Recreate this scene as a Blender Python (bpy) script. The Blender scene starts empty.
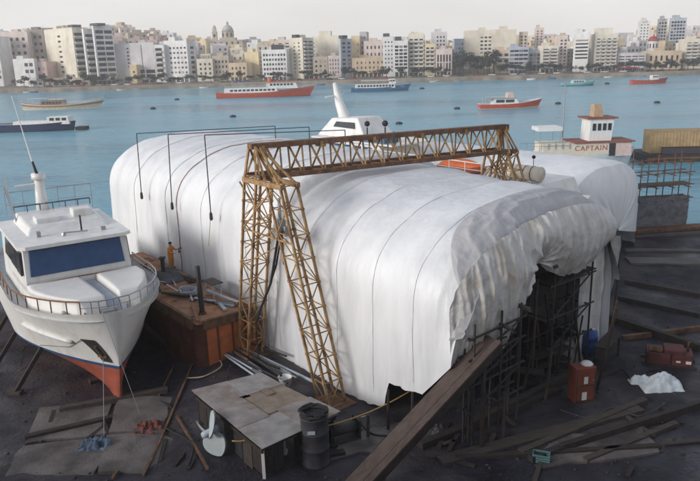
import bpy, math, random
from mathutils import Vector, Matrix, noise, Euler
random.seed(7)
S = bpy.context.scene
C = S.collection
R = math.radians
PI = math.pi
TERR, HAZE, SUNE, SKYS, EXPO = 15.3, .0006, 2.3, .15, 0.14
CLOUD0, CLOUD1, CLOUDC = -.14, .10, (7.35, 7.15, 7.0, 1)

# ------------------------------------------------------------------ camera
CAM_H, FPX, PITCH, ROLL = 17.0, 680.6, R(15.25), R(1.5)
_f = Vector((0, math.cos(PITCH), -math.sin(PITCH)))
_r0 = Vector((1, 0, 0)); _u0 = _r0.cross(_f)
_r = _r0 * math.cos(ROLL) - _u0 * math.sin(ROLL)
_u = _u0 * math.cos(ROLL) + _r0 * math.sin(ROLL)
CAM = Vector((0, 0, CAM_H))
def ray(px, py): return _f + _r * ((px - 350) / FPX) + _u * ((240.5 - py) / FPX)
def at(px, py, z=1.0):
    d = ray(px, py); return CAM + d * ((z - CAM_H) / d.z)
def aty(px, py, Y):
    d = ray(px, py); return CAM + d * (Y / d.y)
# survey frame of the slipways: s runs along the shelter, t across it
A = Vector((.63, -.777, 0)).normalized(); B = Vector((-A.y, A.x, 0)); O = Vector((-5.23, 36.3, 0))
TH = math.atan2(A.y, A.x)
def st(px, py, t=0.0, k=0.0, s0=None):
    """survey: where the ray meets the vertical plane t = const, or s + k t = s0"""
    d = ray(px, py); o = CAM - O
    if s0 is None: n, c = B, t
    else: n, c = A + B * k, s0
    q = o + d * ((c - n.dot(o)) / n.dot(d))
    return q.dot(A), q.dot(B), q.z
def W(s, t, z=0.0): return O + A * s + B * t + Vector((0, 0, z))
cd = bpy.data.cameras.new('camera'); cam = bpy.data.objects.new('camera', cd); C.objects.link(cam)
cam.matrix_world = Matrix(((_r.x, _u.x, -_f.x, 0), (_r.y, _u.y, -_f.y, 0), (_r.z, _u.z, -_f.z, CAM_H), (0, 0, 0, 1)))
cd.sensor_width = 36; cd.lens = 36 * FPX / 700; cd.clip_end = 6000; cd.clip_start = .1
S.camera = cam

# ------------------------------------------------------------------ materials
MATS = {}
def mat(name, col, rough=.75, var=.18, scale=1.5, bump=0., bscale=12., metal=0., dirt=None, dirt_amt=.5, dscale=.6, spec=.4, rnd=0., stretch=None, streak=0., ridge=None):
    if name in MATS: return MATS[name]
    m = bpy.data.materials.new(name); m.use_nodes = True; nt = m.node_tree; N = nt.nodes; Lk = nt.links.new
    p = N['Principled BSDF']; p.inputs['Roughness'].default_value = rough; p.inputs['Metallic'].default_value = metal
    p.inputs['Specular IOR Level'].default_value = spec
    tc = N.new('ShaderNodeTexCoord'); mp = N.new('ShaderNodeMapping'); Lk(tc.outputs['Object'], mp.inputs['Vector'])
    if stretch: mp.inputs['Scale'].default_value = stretch
    n1 = N.new('ShaderNodeTexNoise'); n1.inputs['Scale'].default_value = scale; n1.inputs['Detail'].default_value = 6
    Lk(mp.outputs[0], n1.inputs['Vector'])
    mr = N.new('ShaderNodeMapRange'); mr.inputs['From Min'].default_value = .3; mr.inputs['From Max'].default_value = .7
    mr.inputs['To Min'].default_value = 1 - var; mr.inputs['To Max'].default_value = 1 + var
    Lk(n1.outputs['Fac'], mr.inputs['Value'])
    mx = N.new('ShaderNodeMix'); mx.data_type = 'RGBA'; mx.blend_type = 'MULTIPLY'; mx.inputs['Factor'].default_value = 1
    mx.inputs['A'].default_value = (*col, 1); Lk(mr.outputs[0], mx.inputs['B'])
    out = mx.outputs['Result']
    if rnd:
        oi = N.new('ShaderNodeObjectInfo'); m2 = N.new('ShaderNodeMapRange'); m2.inputs['To Min'].default_value = 1 - rnd; m2.inputs['To Max'].default_value = 1 + rnd
        Lk(oi.outputs['Random'], m2.inputs['Value'])
        x2 = N.new('ShaderNodeMix'); x2.data_type = 'RGBA'; x2.blend_type = 'MULTIPLY'; x2.inputs['Factor'].default_value = 1
        Lk(out, x2.inputs['A']); Lk(m2.outputs[0], x2.inputs['B']); out = x2.outputs['Result']
    if dirt:
        n2 = N.new('ShaderNodeTexNoise'); n2.inputs['Scale'].default_value = dscale; n2.inputs['Detail'].default_value = 8; n2.inputs['Roughness'].default_value = .65
        m3 = N.new('ShaderNodeMapping'); Lk(tc.outputs['Object'], m3.inputs['Vector']); m3.inputs['Location'].default_value = (3.1, 7.7, 1.3)
        if streak: m3.inputs['Scale'].default_value = (1, 1, streak)
        Lk(m3.outputs[0], n2.inputs['Vector'])
        r2 = N.new('ShaderNodeMapRange'); r2.inputs['From Min'].default_value = .47; r2.inputs['From Max'].default_value = .68; r2.inputs['To Max'].default_value = dirt_amt
        Lk(n2.outputs['Fac'], r2.inputs['Value'])
        x3 = N.new('ShaderNodeMix'); x3.data_type = 'RGBA'; Lk(r2.outputs[0], x3.inputs['Factor']); Lk(out, x3.inputs['A']); x3.inputs['B'].default_value = (*dirt, 1); out = x3.outputs['Result']
    Lk(out, p.inputs['Base Color'])
    if bump:
        n4 = N.new('ShaderNodeTexNoise'); n4.inputs['Scale'].default_value = bscale; n4.inputs['Detail'].default_value = 5; Lk(mp.outputs[0], n4.inputs['Vector'])
        bp = N.new('ShaderNodeBump'); bp.inputs['Strength'].default_value = min(1, bump); bp.inputs['Distance'].default_value = .06
        Lk(n4.outputs['Fac'], bp.inputs['Height']); Lk(bp.outputs[0], p.inputs['Normal'])
    if ridge:
        rn = N.new('ShaderNodeTexNoise'); rn.noise_type = 'RIDGED_MULTIFRACTAL'; rn.inputs['Scale'].default_value = ridge[0]; rn.inputs['Detail'].default_value = 4; rn.inputs['Distortion'].default_value = .6; Lk(mp.outputs[0], rn.inputs['Vector'])
        b2 = N.new('ShaderNodeBump'); b2.inputs['Strength'].default_value = ridge[2]; b2.inputs['Distance'].default_value = ridge[1]; Lk(rn.outputs['Fac'], b2.inputs['Height'])
        if bump: Lk(bp.outputs[0], b2.inputs['Normal'])
        Lk(b2.outputs[0], p.inputs['Normal'])
    MATS[name] = m; return m

# ------------------------------------------------------------------ mesh building
class MB:
    def __init__(s): s.v = []; s.f = []
    def add(s, vs, fs):
        o = len(s.v); s.v += [Vector(q) for q in vs]; s.f += [tuple(i + o for i in f) for f in fs]; return s
    def box(s, c, d, rz=0., tz=1., ty=None, rx=0., ry=0.):
        """box of size d centred on c, top scaled by tz"""
        M = Euler((rx, ry, rz)).to_matrix(); c = Vector(c); ty = tz if ty is None else ty; vs = []
        for z in (-.5, .5):
            kx, ky = (tz, ty) if z > 0 else (1, 1)
            for x, y in ((-.5, -.5), (.5, -.5), (.5, .5), (-.5, .5)):
                vs.append(c + M @ Vector((x * d[0] * kx, y * d[1] * ky, z * d[2])))
        return s.add(vs, [(3, 2, 1, 0), (4, 5, 6, 7), (0, 1, 5, 4), (1, 2, 6, 5), (2, 3, 7, 6), (3, 0, 4, 7)])
    def b2(s, x0, x1, y0, y1, z0, z1): return s.box(((x0 + x1) / 2, (y0 + y1) / 2, (z0 + z1) / 2), (x1 - x0, y1 - y0, z1 - z0))
    def tube(s, pts, r, n=6, r1=None):
        pts = [Vector(p) for p in pts]; m = len(pts); vs = []
        for i, p in enumerate(pts):
            t = (pts[min(i + 1, m - 1)] - pts[max(i - 1, 0)]).normalized()
            a = t.cross(Vector((0, 0, 1))); a = a.normalized() if a.length > .01 else Vector((1, 0, 0)); b = t.cross(a)
            rr = r if r1 is None else r + (r1 - r) * i / (m - 1)
            for k in range(n):
                g = 2 * PI * k / n + PI / n; vs.append(p + (a * math.cos(g) + b * math.sin(g)) * rr)
        fs = [(i * n + k, i * n + (k + 1) % n, (i + 1) * n + (k + 1) % n, (i + 1) * n + k) for i in range(m - 1) for k in range(n)]
        fs += [tuple(range(n - 1, -1, -1)), tuple(range((m - 1) * n, m * n))]
        return s.add(vs, fs)
    def bar(s, p, q, w): return s.tube([p, q], w * .7, 4)
    def beam(s, p, q, w, h):
        p = Vector(p); q = Vector(q); t = (q - p).normalized(); a = t.cross(Vector((0, 0, 1)))
        a = a.normalized() if a.length > .01 else Vector((1, 0, 0)); b = a.cross(t)
        vs = [o + a * x * w / 2 + b * y * h / 2 for o in (p, q) for x, y in ((-1, -1), (1, -1), (1, 1), (-1, 1))]
        return s.add(vs, [(0, 1, 2, 3), (7, 6, 5, 4), (1, 0, 4, 5), (2, 1, 5, 6), (3, 2, 6, 7), (0, 3, 7, 4)])
    def prism(s, pts, z0, z1, k=1.0, c=None):
        n = len(pts); c = c or (sum(p[0] for p in pts) / n, sum(p[1] for p in pts) / n)
        vs = [(p[0], p[1], z0) for p in pts] + [(c[0] + (p[0] - c[0]) * k, c[1] + (p[1] - c[1]) * k, z1) for p in pts]
        return s.add(vs, [tuple(range(n - 1, -1, -1)), tuple(range(n, 2 * n))] + [(i, (i + 1) % n, n + (i + 1) % n, n + i) for i in range(n)])
    def side(s, pts, y0, y1):
        """outline in x,z pushed through y"""
        n = len(pts); vs = [(p[0], y0, p[1]) for p in pts] + [(p[0], y1, p[1]) for p in pts]
        return s.add(vs, [tuple(range(n)), tuple(range(2 * n - 1, n - 1, -1))] + [((i + 1) % n, i, n + i, n + (i + 1) % n) for i in range(n)])
    def lathe(s, prof, n=16, c=(0, 0, 0)):
        m = len(prof); vs = [(c[0] + r * math.cos(2 * PI * k / n), c[1] + r * math.sin(2 * PI * k / n), c[2] + z) for r, z in prof for k in range(n)]
        fs = [(i * n + k, i * n + (k + 1) % n, (i + 1) * n + (k + 1) % n, (i + 1) * n + k) for i in range(m - 1) for k in range(n)]
        return s.add(vs, fs + [tuple(range(n - 1, -1, -1)), tuple(range((m - 1) * n, m * n))])
    def grid(s, fn, nu, nv):
        vs = [fn(i / nu, j / nv) for i in range(nu + 1) for j in range(nv + 1)]; k = nv + 1
        return s.add(vs, [(i * k + j, (i + 1) * k + j, (i + 1) * k + j + 1, i * k + j + 1) for i in range(nu) for j in range(nv)])
    def ball(s, c, r, n=8, sz=(1, 1, 1)):
        c = Vector(c); vs = []; m = n // 2 + 1
        for i in range(m + 1):
            a = PI * i / m
            for k in range(n): vs.append(c + Vector((math.sin(a) * math.cos(2 * PI * k / n) * sz[0], math.sin(a) * math.sin(2 * PI * k / n) * sz[1], -math.cos(a) * sz[2])) * r)
        return s.add(vs, [(i * n + k, i * n + (k + 1) % n, (i + 1) * n + (k + 1) % n, (i + 1) * n + k) for i in range(m) for k in range(n)])
    def mesh(s, name, m, smooth=False):
        me = bpy.data.meshes.new(name); me.from_pydata([tuple(v) for v in s.v], [], s.f)
        if m: me.materials.append(m)
        if smooth: me.polygons.foreach_set('use_smooth', [True] * len(me.polygons))
        me.update(); return me
    def build(s, name, m, parent=None, smooth=False, loc=(0, 0, 0), rz=0., bev=0.):
        return put(name, s.mesh(name, m, smooth), parent, loc, rz, bev)
def put(name, me, parent=None, loc=(0, 0, 0), rz=0., bev=0.):
    o = bpy.data.objects.new(name, me); C.objects.link(o); o.parent = parent; o.location = loc; o.rotation_euler = (0, 0, rz)
    if bev:
        b = o.modifiers.new('bevel', 'BEVEL'); b.width = bev; b.segments = 2; b.limit_method = 'ANGLE'
    return o
def tag(o, label=None, cat=None, group=None, kind=None):
    if label: o['label'] = label
    if cat: o['category'] = cat
    if group: o['group'] = group
    if kind: o['kind'] = kind
    return o
def thing(name, label, cat, loc=(0, 0, 0), rz=0., group=None):
    o = bpy.data.objects.new(name, None); C.objects.link(o); o.location = loc; o.rotation_euler = (0, 0, rz); o.empty_display_size = .3
    return tag(o, label, cat, group)



def copy_tree(o, parent=None, ch=None):
    c = o.copy(); C.objects.link(c); c.parent = parent
    for k in o.children: copy_tree(k, c)
    return c
def fbm(x, y, z, o=3): return noise.fractal(Vector((x, y, z)), 1.0, 2.0, o)

# ------------------------------------------------------------------ palette
white = mat('white_paint', (.74, .74, .73), .35, .04, .8, dirt=(.46, .42, .37), dirt_amt=.4, dscale=1.6, streak=.2)
cover_m = mat('white_shrink_wrap', (.715, .73, .755), .42, .05, .5, 1., 1.5, dirt=(.52, .53, .57), dirt_amt=.5, dscale=.45, streak=.22, spec=.4, stretch=(1.9, 1.2, .45), ridge=(.55, .05, .55))
tarp_m = mat('grey_tarpaulin', (.62, .61, .60), .55, .10, 1.2, .6, 5., dirt=(.36, .28, .19), dirt_amt=.6, dscale=.8, streak=.4, ridge=(.9, .09, .8))
rusty = mat('rusty_yellow_steel', (.36, .225, .105), .85, .3, 3.5, .3, 25, dirt=(.11, .05, .03), dirt_amt=.95, dscale=1.7)
rustd = mat('rust_brown_steel', (.16, .085, .05), .85, .35, 3, .3, 25, dirt=(.05, .03, .025), dirt_amt=.7, dscale=1.5)
barge_red = mat('barge_dark_red', (.12, .045, .03), .8, .3, 1.2, .2, 15, dirt=(.06, .025, .022), dirt_amt=.85, dscale=.7)  # dark red of the barge hull and ribs
antif = mat('red_antifouling', (.36, .085, .05), .75, .18, 1.5, .15, 10, dirt=(.16, .06, .05), dirt_amt=.5, dscale=1.)
navy = mat('navy_paint', (.02, .04, .12), .45, .2)
bluecov = mat('blue_canvas', (.032, .075, .18), .7, .12, 2, .2, 20)
glass = mat('dark_glass', (.03, .035, .045), .12, .3, 2, spec=.6)
teak = mat('teak', (.22, .10, .045), .6, .25, 6)
steel = mat('steel_rail', (.45, .46, .48), .35, .1, metal=.7)
dark = mat('dark_steel', (.035, .033, .035), .7, .3, 3, .2, 20)
tarp2_m = mat('dark_grey_tarpaulin', (.42, .42, .44), .55, .05, 1.5, .6, 4., dirt=(.33, .31, .29), dirt_amt=.25, dscale=1.6, streak=.4, ridge=(1.1, .10, .9))
wood = mat('weathered_timber', (.07, .056, .048), .85, .3, 3, .4, 18, stretch=(.4, 3, 3), dirt=(.05, .04, .035), dirt_amt=.6, dscale=1.2)
darkwood = mat('dark_timber', (.04, .03, .028), .85, .3, 3, .4, 18, dirt=(.03, .025, .025), dirt_amt=.6)
orange = mat('orange_cloth', (.68, .26, .06), .85, .15, 8, .2, 30)
orange2 = mat('orange_paint', (.60, .13, .03), .5, .15)
skin = mat('skin', (.42, .25, .17), .6, .1, 10)
hair_m = mat('dark_hair', (.025, .02, .018), .7, .2, 20)
blk = mat('black_rubber', (.02, .02, .022), .7, .2)
greyp = mat('grey_paint', (.30, .31, .33), .55, .12, 2, dirt=(.2, .17, .14), dirt_amt=.4)
ltgrey = mat('light_grey_cover', (.42, .46, .52), .6, .1, 2, .2, 10)
ply = mat('weathered_plywood', (.29, .26, .245), .85, .22, 1.5, .35, 14, dirt=(.17, .115, .075), dirt_amt=.75, dscale=.9)
cream = mat('cream_paint', (.66, .60, .50), .5, .08)
rope_m = mat('rope', (.40, .33, .20), .9, .2, 8)
yrope = mat('yellow_rope', (.5, .33, .10), .9, .2, 8)
wire_m = mat('dark_rope', (.06, .06, .065), .8, .2, 8)

# ------------------------------------------------------------------ ground, water
def sstep(a, b, x):
    t = max(0, min(1, (x - a) / (b - a))); return t * t * (3 - 2 * t)
def gz(x, y):
    z = 1.0 - .75 * (1 - sstep(-10.5, -6.5, x + .35 * (y - 30) * .4)) * sstep(20, 27, y)
    return z
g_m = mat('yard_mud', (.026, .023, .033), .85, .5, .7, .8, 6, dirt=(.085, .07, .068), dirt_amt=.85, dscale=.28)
def wet(m):
    nt = m.node_tree; N = nt.nodes; Lk = nt.links.new; p = N['Principled BSDF']; tc = N.new('ShaderNodeTexCoord'); n = N.new('ShaderNodeTexNoise'); n.inputs['Scale'].default_value = .16; n.inputs['Detail'].default_value = 7; n.inputs['Roughness'].default_value = .62
    Lk(tc.outputs['Object'], n.inputs['Vector']); r = N.new('ShaderNodeMapRange'); r.inputs['From Min'].default_value = .42; r.inputs['From Max'].default_value = .58; r.inputs['To Min'].default_value = .38; r.inputs['To Max'].default_value = .95; Lk(n.outputs['Fac'], r.inputs['Value']); Lk(r.outputs[0], p.inputs['Roughness'])
wet(g_m)
gb = MB()
def gfn(u, v):
    x = -70 + 160 * u; y = -6 + 63.5 * v
    return (x, y, gz(x, y) + .07 * fbm(x * .35, y * .35, 1.7) + .04 * fbm(x * 1.3, y * 1.3, 5))
gb.grid(gfn, 200, 100)
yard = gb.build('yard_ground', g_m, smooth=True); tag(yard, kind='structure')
qm = mat('quay_stone', (.10, .092, .085), .9, .3, .8, .5, 6)
q = MB(); q.b2(-70, 90, 57.3, 58.1, -3, 1.25); tag(q.build('quay_edge', qm), kind='structure')
wm = bpy.data.materials.new('harbour_water'); wm.use_nodes = True
def water_mat():
    nt = wm.node_tree; N = nt.nodes; Lk = nt.links.new; p = N['Principled BSDF']
    p.inputs['Roughness'].default_value = .16; p.inputs['Specular IOR Level'].default_value = .22; p.inputs['IOR'].default_value = 1.33
    tc = N.new('ShaderNodeTexCoord'); n = N.new('ShaderNodeTexNoise'); n.inputs['Scale'].default_value = .014; n.inputs['Detail'].default_value = 5
    mp0 = N.new('ShaderNodeMapping'); mp0.inputs['Scale'].default_value = (.5, 1.6, 1); Lk(tc.outputs['Object'], mp0.inputs['Vector']); Lk(mp0.outputs[0], n.inputs['Vector'])
    cr = N.new('ShaderNodeValToRGB'); cr.color_ramp.elements[0].position = .35; cr.color_ramp.elements[0].color = (.125, .335, .455, 1)
    cr.color_ramp.elements[1].position = .68; cr.color_ramp.elements[1].color = (.185, .42, .53, 1)
    Lk(n.outputs['Fac'], cr.inputs['Fac']); Lk(cr.outputs[0], p.inputs['Base Color'])
    mp = N.new('ShaderNodeMapping'); mp.inputs['Scale'].default_value = (.55, 1.25, 1); Lk(tc.outputs['Object'], mp.inputs['Vector'])
    a = N.new('ShaderNodeTexNoise'); a.inputs['Scale'].default_value = .55; a.inputs['Detail'].default_value = 4; a.inputs['Roughness'].default_value = .6; Lk(mp.outputs[0], a.inputs['Vector'])
    b = N.new('ShaderNodeTexNoise'); b.inputs['Scale'].default_value = .12; b.inputs['Detail'].default_value = 3; Lk(mp.outputs[0], b.inputs['Vector'])
    ad = N.new('ShaderNodeMath'); ad.operation = 'MULTIPLY_ADD'; ad.inputs[1].default_value = 1.6; Lk(b.outputs['Fac'], ad.inputs[0]); Lk(a.outputs['Fac'], ad.inputs[2])
    rv = N.new('ShaderNodeMapRange'); rv.inputs['From Min'].default_value = .35; rv.inputs['From Max'].default_value = .65; rv.inputs['To Min'].default_value = .1; rv.inputs['To Max'].default_value = .34; Lk(n.outputs['Fac'], rv.inputs['Value']); Lk(rv.outputs[0], p.inputs['Roughness'])
    bp = N.new('ShaderNodeBump'); bp.inputs['Strength'].default_value = .75; bp.inputs['Distance'].default_value = .55
    Lk(ad.outputs[0], bp.inputs['Height']); Lk(bp.outputs[0], p.inputs['Normal'])
water_mat()
w = MB(); w.add([(-1500, 57.6, 0), (1500, 57.6, 0), (1500, 430, 0), (-1500, 430, 0)], [(0, 1, 2, 3)])
tag(w.build('harbour_water', wm), kind='structure')
# far shore: sea wall, promenade, road, hill
SH = 423
sw = MB(); sw.b2(-700, 800, SH, SH + 2, -2, 2.3); tag(sw.build('sea_wall', mat('shore_stone', (.30, .25, .20), .9, .3, .2, .4, 2, dirt=(.12, .10, .08), dirt_amt=.7, dscale=.15)), kind='structure')
pm = MB(); pm.add([(-700, SH + 2, 2.28), (800, SH + 2, 2.28), (800, SH + 12, 2.28), (-700, SH + 12, 2.28)], [(0, 1, 2, 3)])
tag(pm.build('promenade_pavement', mat('pale_paving', (.38, .34, .30), .9, .15, .5)), kind='structure')
kb = MB(); kb.b2(-700, 800, SH + 12, SH + 12.4, 2, 2.32); tag(kb.build('kerb', qm), kind='structure')
rd = MB(); rd.add([(-700, SH + 12.4, 2.2), (800, SH + 12.4, 2.2), (800, SH + 24, 2.2), (-700, SH + 24, 2.2)], [(0, 1, 2, 3)])
tag(rd.build('coast_road', mat('asphalt', (.06, .06, .06), .9, .2, .5)), kind='structure')
def hz(x, y): return 2.22 + max(0, y - 447) * .055 * (1 + .25 * math.sin(x * .012 + 1)) + (12 * math.exp(-((x + 110) / 90) ** 2) + 9 * math.exp(-((x - 300) / 140) ** 2)) * sstep(470, 640, y)
h = MB(); h.grid(lambda u, v: (-900 + 1900 * u, SH + 24 + 420 * v, hz(-900 + 1900 * u, SH + 24 + 420 * v)), 60, 24)
tag(h.build('town_hill', mat('dry_hill', (.20, .17, .12), .95, .3, .05), smooth=True), kind='structure')

# ------------------------------------------------------------------ town
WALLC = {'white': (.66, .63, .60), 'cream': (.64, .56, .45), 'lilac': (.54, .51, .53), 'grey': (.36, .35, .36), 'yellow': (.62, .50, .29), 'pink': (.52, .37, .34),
         'ochre': (.54, .41, .27), 'stone': (.44, .37, .29), 'bluegrey_and_shade': (.34, .38, .45), 'brown': (.26, .21, .19), 'rose': (.56, .46, .42)}  # blue-grey is some walls' own colour, painted-in shade on others
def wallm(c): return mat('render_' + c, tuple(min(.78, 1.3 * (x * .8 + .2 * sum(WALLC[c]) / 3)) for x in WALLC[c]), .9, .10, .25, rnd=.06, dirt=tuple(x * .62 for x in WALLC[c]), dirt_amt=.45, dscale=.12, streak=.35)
winm = mat('window_glass', (.018, .022, .034), .45, .3, 1, rnd=.6, spec=.25)
winl = mat('window_shutter', (.26, .22, .19), .7, .2, 1, rnd=.4)
parapm = mat('pale_concrete', (.58, .55, .52), .9, .12, .5)
redm = mat('red_awning', (.42, .05, .05), .8, .15)
greenm = mat('shop_dark', (.05, .055, .06), .6, .3, rnd=.4)
CACHE = {}
def cached(key, fn):
    if key not in CACHE: CACHE[key] = fn()
    return CACHE[key]
def winmesh(w_, h_, kind):
    w_ = round(w_ * 5) / 5; h_ = round(h_ * 5) / 5
    def mk():
        b = MB()
        b.b2(-w_ / 2, w_ / 2, -.06, .1, -h_ / 2, h_ / 2)
        return b.mesh('window', winl if kind == 'shut' else winm)
    return cached(('w', w_, h_, kind), mk)
def balcmesh(w_):
    w_ = round(w_ * 2) / 2
    def mk():
        b = MB(); b.b2(-w_ / 2, w_ / 2, -1.3, 0, -.12, .1); b.b2(-w_ / 2, w_ / 2, -1.3, -1.18, .1, .95)
        b.b2(-w_ / 2, -w_ / 2 + .12, -1.18, 0, .1, .95); b.b2(w_ / 2 - .12, w_ / 2, -1.18, 0, .1, .95)
        return b.mesh('balcony', parapm)
    return cached(('b', w_), mk)
def face_items(root, org, dx, width, zt, spec, ang):
    """spec: (kind, x0, x1, z0, z1, cols, rows, fill_w, fill_h); x along the face 0..1, z along the height 0..1"""
    for kind, x0, x1, z0, z1, nc, nr, fw_, fh_ in spec:
        cw = width * (x1 - x0) / nc; ch = zt * (z1 - z0) / nr
        for i in range(nc):
            for j in range(nr):
                x = width * x0 + cw * (i + .5); z = zt * z0 + ch * (j + .5)
                p = org + dx * x + Vector((0, 0, z))
                if kind == 'shop': me = cached(('s', round(cw * fw_, 1), round(ch * fh_, 1)), lambda: MB().b2(-cw * fw_ / 2, cw * fw_ / 2, -.06, .1, -ch * fh_ / 2, ch * fh_ / 2).mesh('shopfront', greenm)); nm = 'shopfront'
                elif kind == 'awn': me = cached(('a', round(cw, 1)), lambda: MB().add([(-cw * .46, 0, .6), (cw * .46, 0, .6), (cw * .46, -1.6, 0), (-cw * .46, -1.6, 0), (-cw * .46, 0, .5), (cw * .46, 0, .5), (cw * .46, -1.6, -.25), (-cw * .46, -1.6, -.25)], [(0, 3, 2, 1), (4, 5, 6, 7), (3, 7, 6, 2), (0, 4, 7, 3), (1, 2, 6, 5)]).mesh('awning', redm)); nm = 'awning'
                else: me = winmesh(cw * fw_, ch * fh_, kind if random.random() > .12 else 'shut'); nm = 'window'
                put(nm, me, root, p, ang)
                if kind == 'balc':
                    put('balcony', balcmesh(cw * .94), root, org + dx * x + Vector((0, 0, zt * z0 + ch * j + .12)), ang)
FRONT = []
def building(label, cat, px0, pxc, px1, yt, Y, phi, col, left=(), right=(), base=2.2, extra=(), name='apartment_block', group=None, depth=14., side_r=None):
    """box seen on its corner pxc: one wall runs back-left to px0, one back-right to px1; phi is the turn"""
    ym = (yt + 78) / 2; ph = R(phi)
    pc = aty(pxc, ym, Y); ztop = aty((px0 + px1) / 2, yt, Y + 3).z - base
    dl = Vector((-math.cos(ph), math.sin(ph), 0)); dr = Vector((math.sin(ph), math.cos(ph), 0))
    def ln(px, d):
        m_ = aty(px, ym, 100).x / 100; return (m_ * pc.y - pc.x) / (d.x - m_ * d.y)
    Lw = max(1.5, ln(px0, dl)); Rw = max(3., ln(px1, dr)) if phi > 8 and px1 > pxc + .5 else depth
    Lw = min(Lw, 90); Rw = min(Rw, 70)
    root = thing(name, label, cat, (pc.x, pc.y, base), 0, group)
    b = MB(); c = [Vector((0, 0, 0)), dr * Rw, dr * Rw + dl * Lw, dl * Lw]
    b.prism([(q.x, q.y) for q in c], 0, ztop)
    m_ = wallm(col); b.build('wall', m_, root)
    r_ = MB(); k = [q for q in c]; cen = (c[0] + c[2]) / 2
    for i in range(4):
        p0 = k[i]; p1 = k[(i + 1) % 4]; i0 = p0 + (cen - p0).normalized() * .35; i1 = p1 + (cen - p1).normalized() * .35
        n_ = len(r_.v); r_.v += [Vector((p.x, p.y, z)) for z in (ztop, ztop + .9) for p in (p0, p1, i1, i0)]
        r_.f += [tuple(n_ + x for x in f) for f in ((3, 2, 1, 0), (4, 5, 6, 7), (0, 1, 5, 4), (1, 2, 6, 5), (2, 3, 7, 6), (3, 0, 4, 7))]
    r_.build('parapet', m_, root)
    if Lw > 6:
        hx = (c[0] * .35 + c[2] * .65) if random.random() < .5 else (c[1] * .4 + c[3] * .6)
        hut = MB().box((0, 0, 1.4), (min(5, Lw * .4), 4, 2.8)).build('roof_hut', m_, root, loc=(hx.x, hx.y, ztop), rz=-ph)
        for _ in range(random.randint(0, 3)):
            tx = cen + dl * random.uniform(-.3, .3) * Lw + dr * random.uniform(-.2, .2) * Rw
            put('water_tank', cached('tank', lambda: MB().lathe([(.6, 0), (.65, .1), (.65, 1.3), (.2, 1.5)], 8).mesh('water_tank', parapm)), root, (tx.x, tx.y, ztop))
        if random.random() < .6:
            tx = cen + dl * random.uniform(-.3, .3) * Lw
            put('aerial', cached('aer', lambda: MB().bar((0, 0, 0), (0, 0, 3.5), .05).bar((-.7, 0, 3), (.7, 0, 3), .04).bar((-.5, 0, 2.6), (.5, 0, 2.6), .04).mesh('aerial', dark)), root, (tx.x, tx.y, ztop))
    face_items(root, dl * Lw, -dl, Lw, ztop, left, -ph)
    face_items(root, Vector((0, 0, 0)), dr, Rw, ztop, right, PI / 2 - ph)
    for e in extra:
        # (kind, x along left wall 0..1, width m, height m, depth m, z offset)
        if e[0] == 'hut': MB().box((0, 0, e[3] / 2), (e[2], e[4], e[3])).build('penthouse', m_, root, loc=tuple(dl * Lw * (1 - e[1]) + dr * (e[4] / 2 + 1.5) + Vector((0, 0, ztop))), rz=-ph)
        if e[0] == 'dark': MB().box((0, 0, e[3] / 2), (e[2], e[4], e[3])).build('roof_plant', greenm, root, loc=tuple(dl * Lw * (1 - e[1]) + dr * (e[4] / 2 + 1.) + Vector((0, 0, ztop + .95))), rz=-ph)
    FRONT.append(((px0 + px1) / 2, px0, px1, yt, label)); return root, ztop, dl, dr, Lw, Rw
W7 = ('win', .35, .62, .18, .92, 1, 7, .5, .34)
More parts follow.
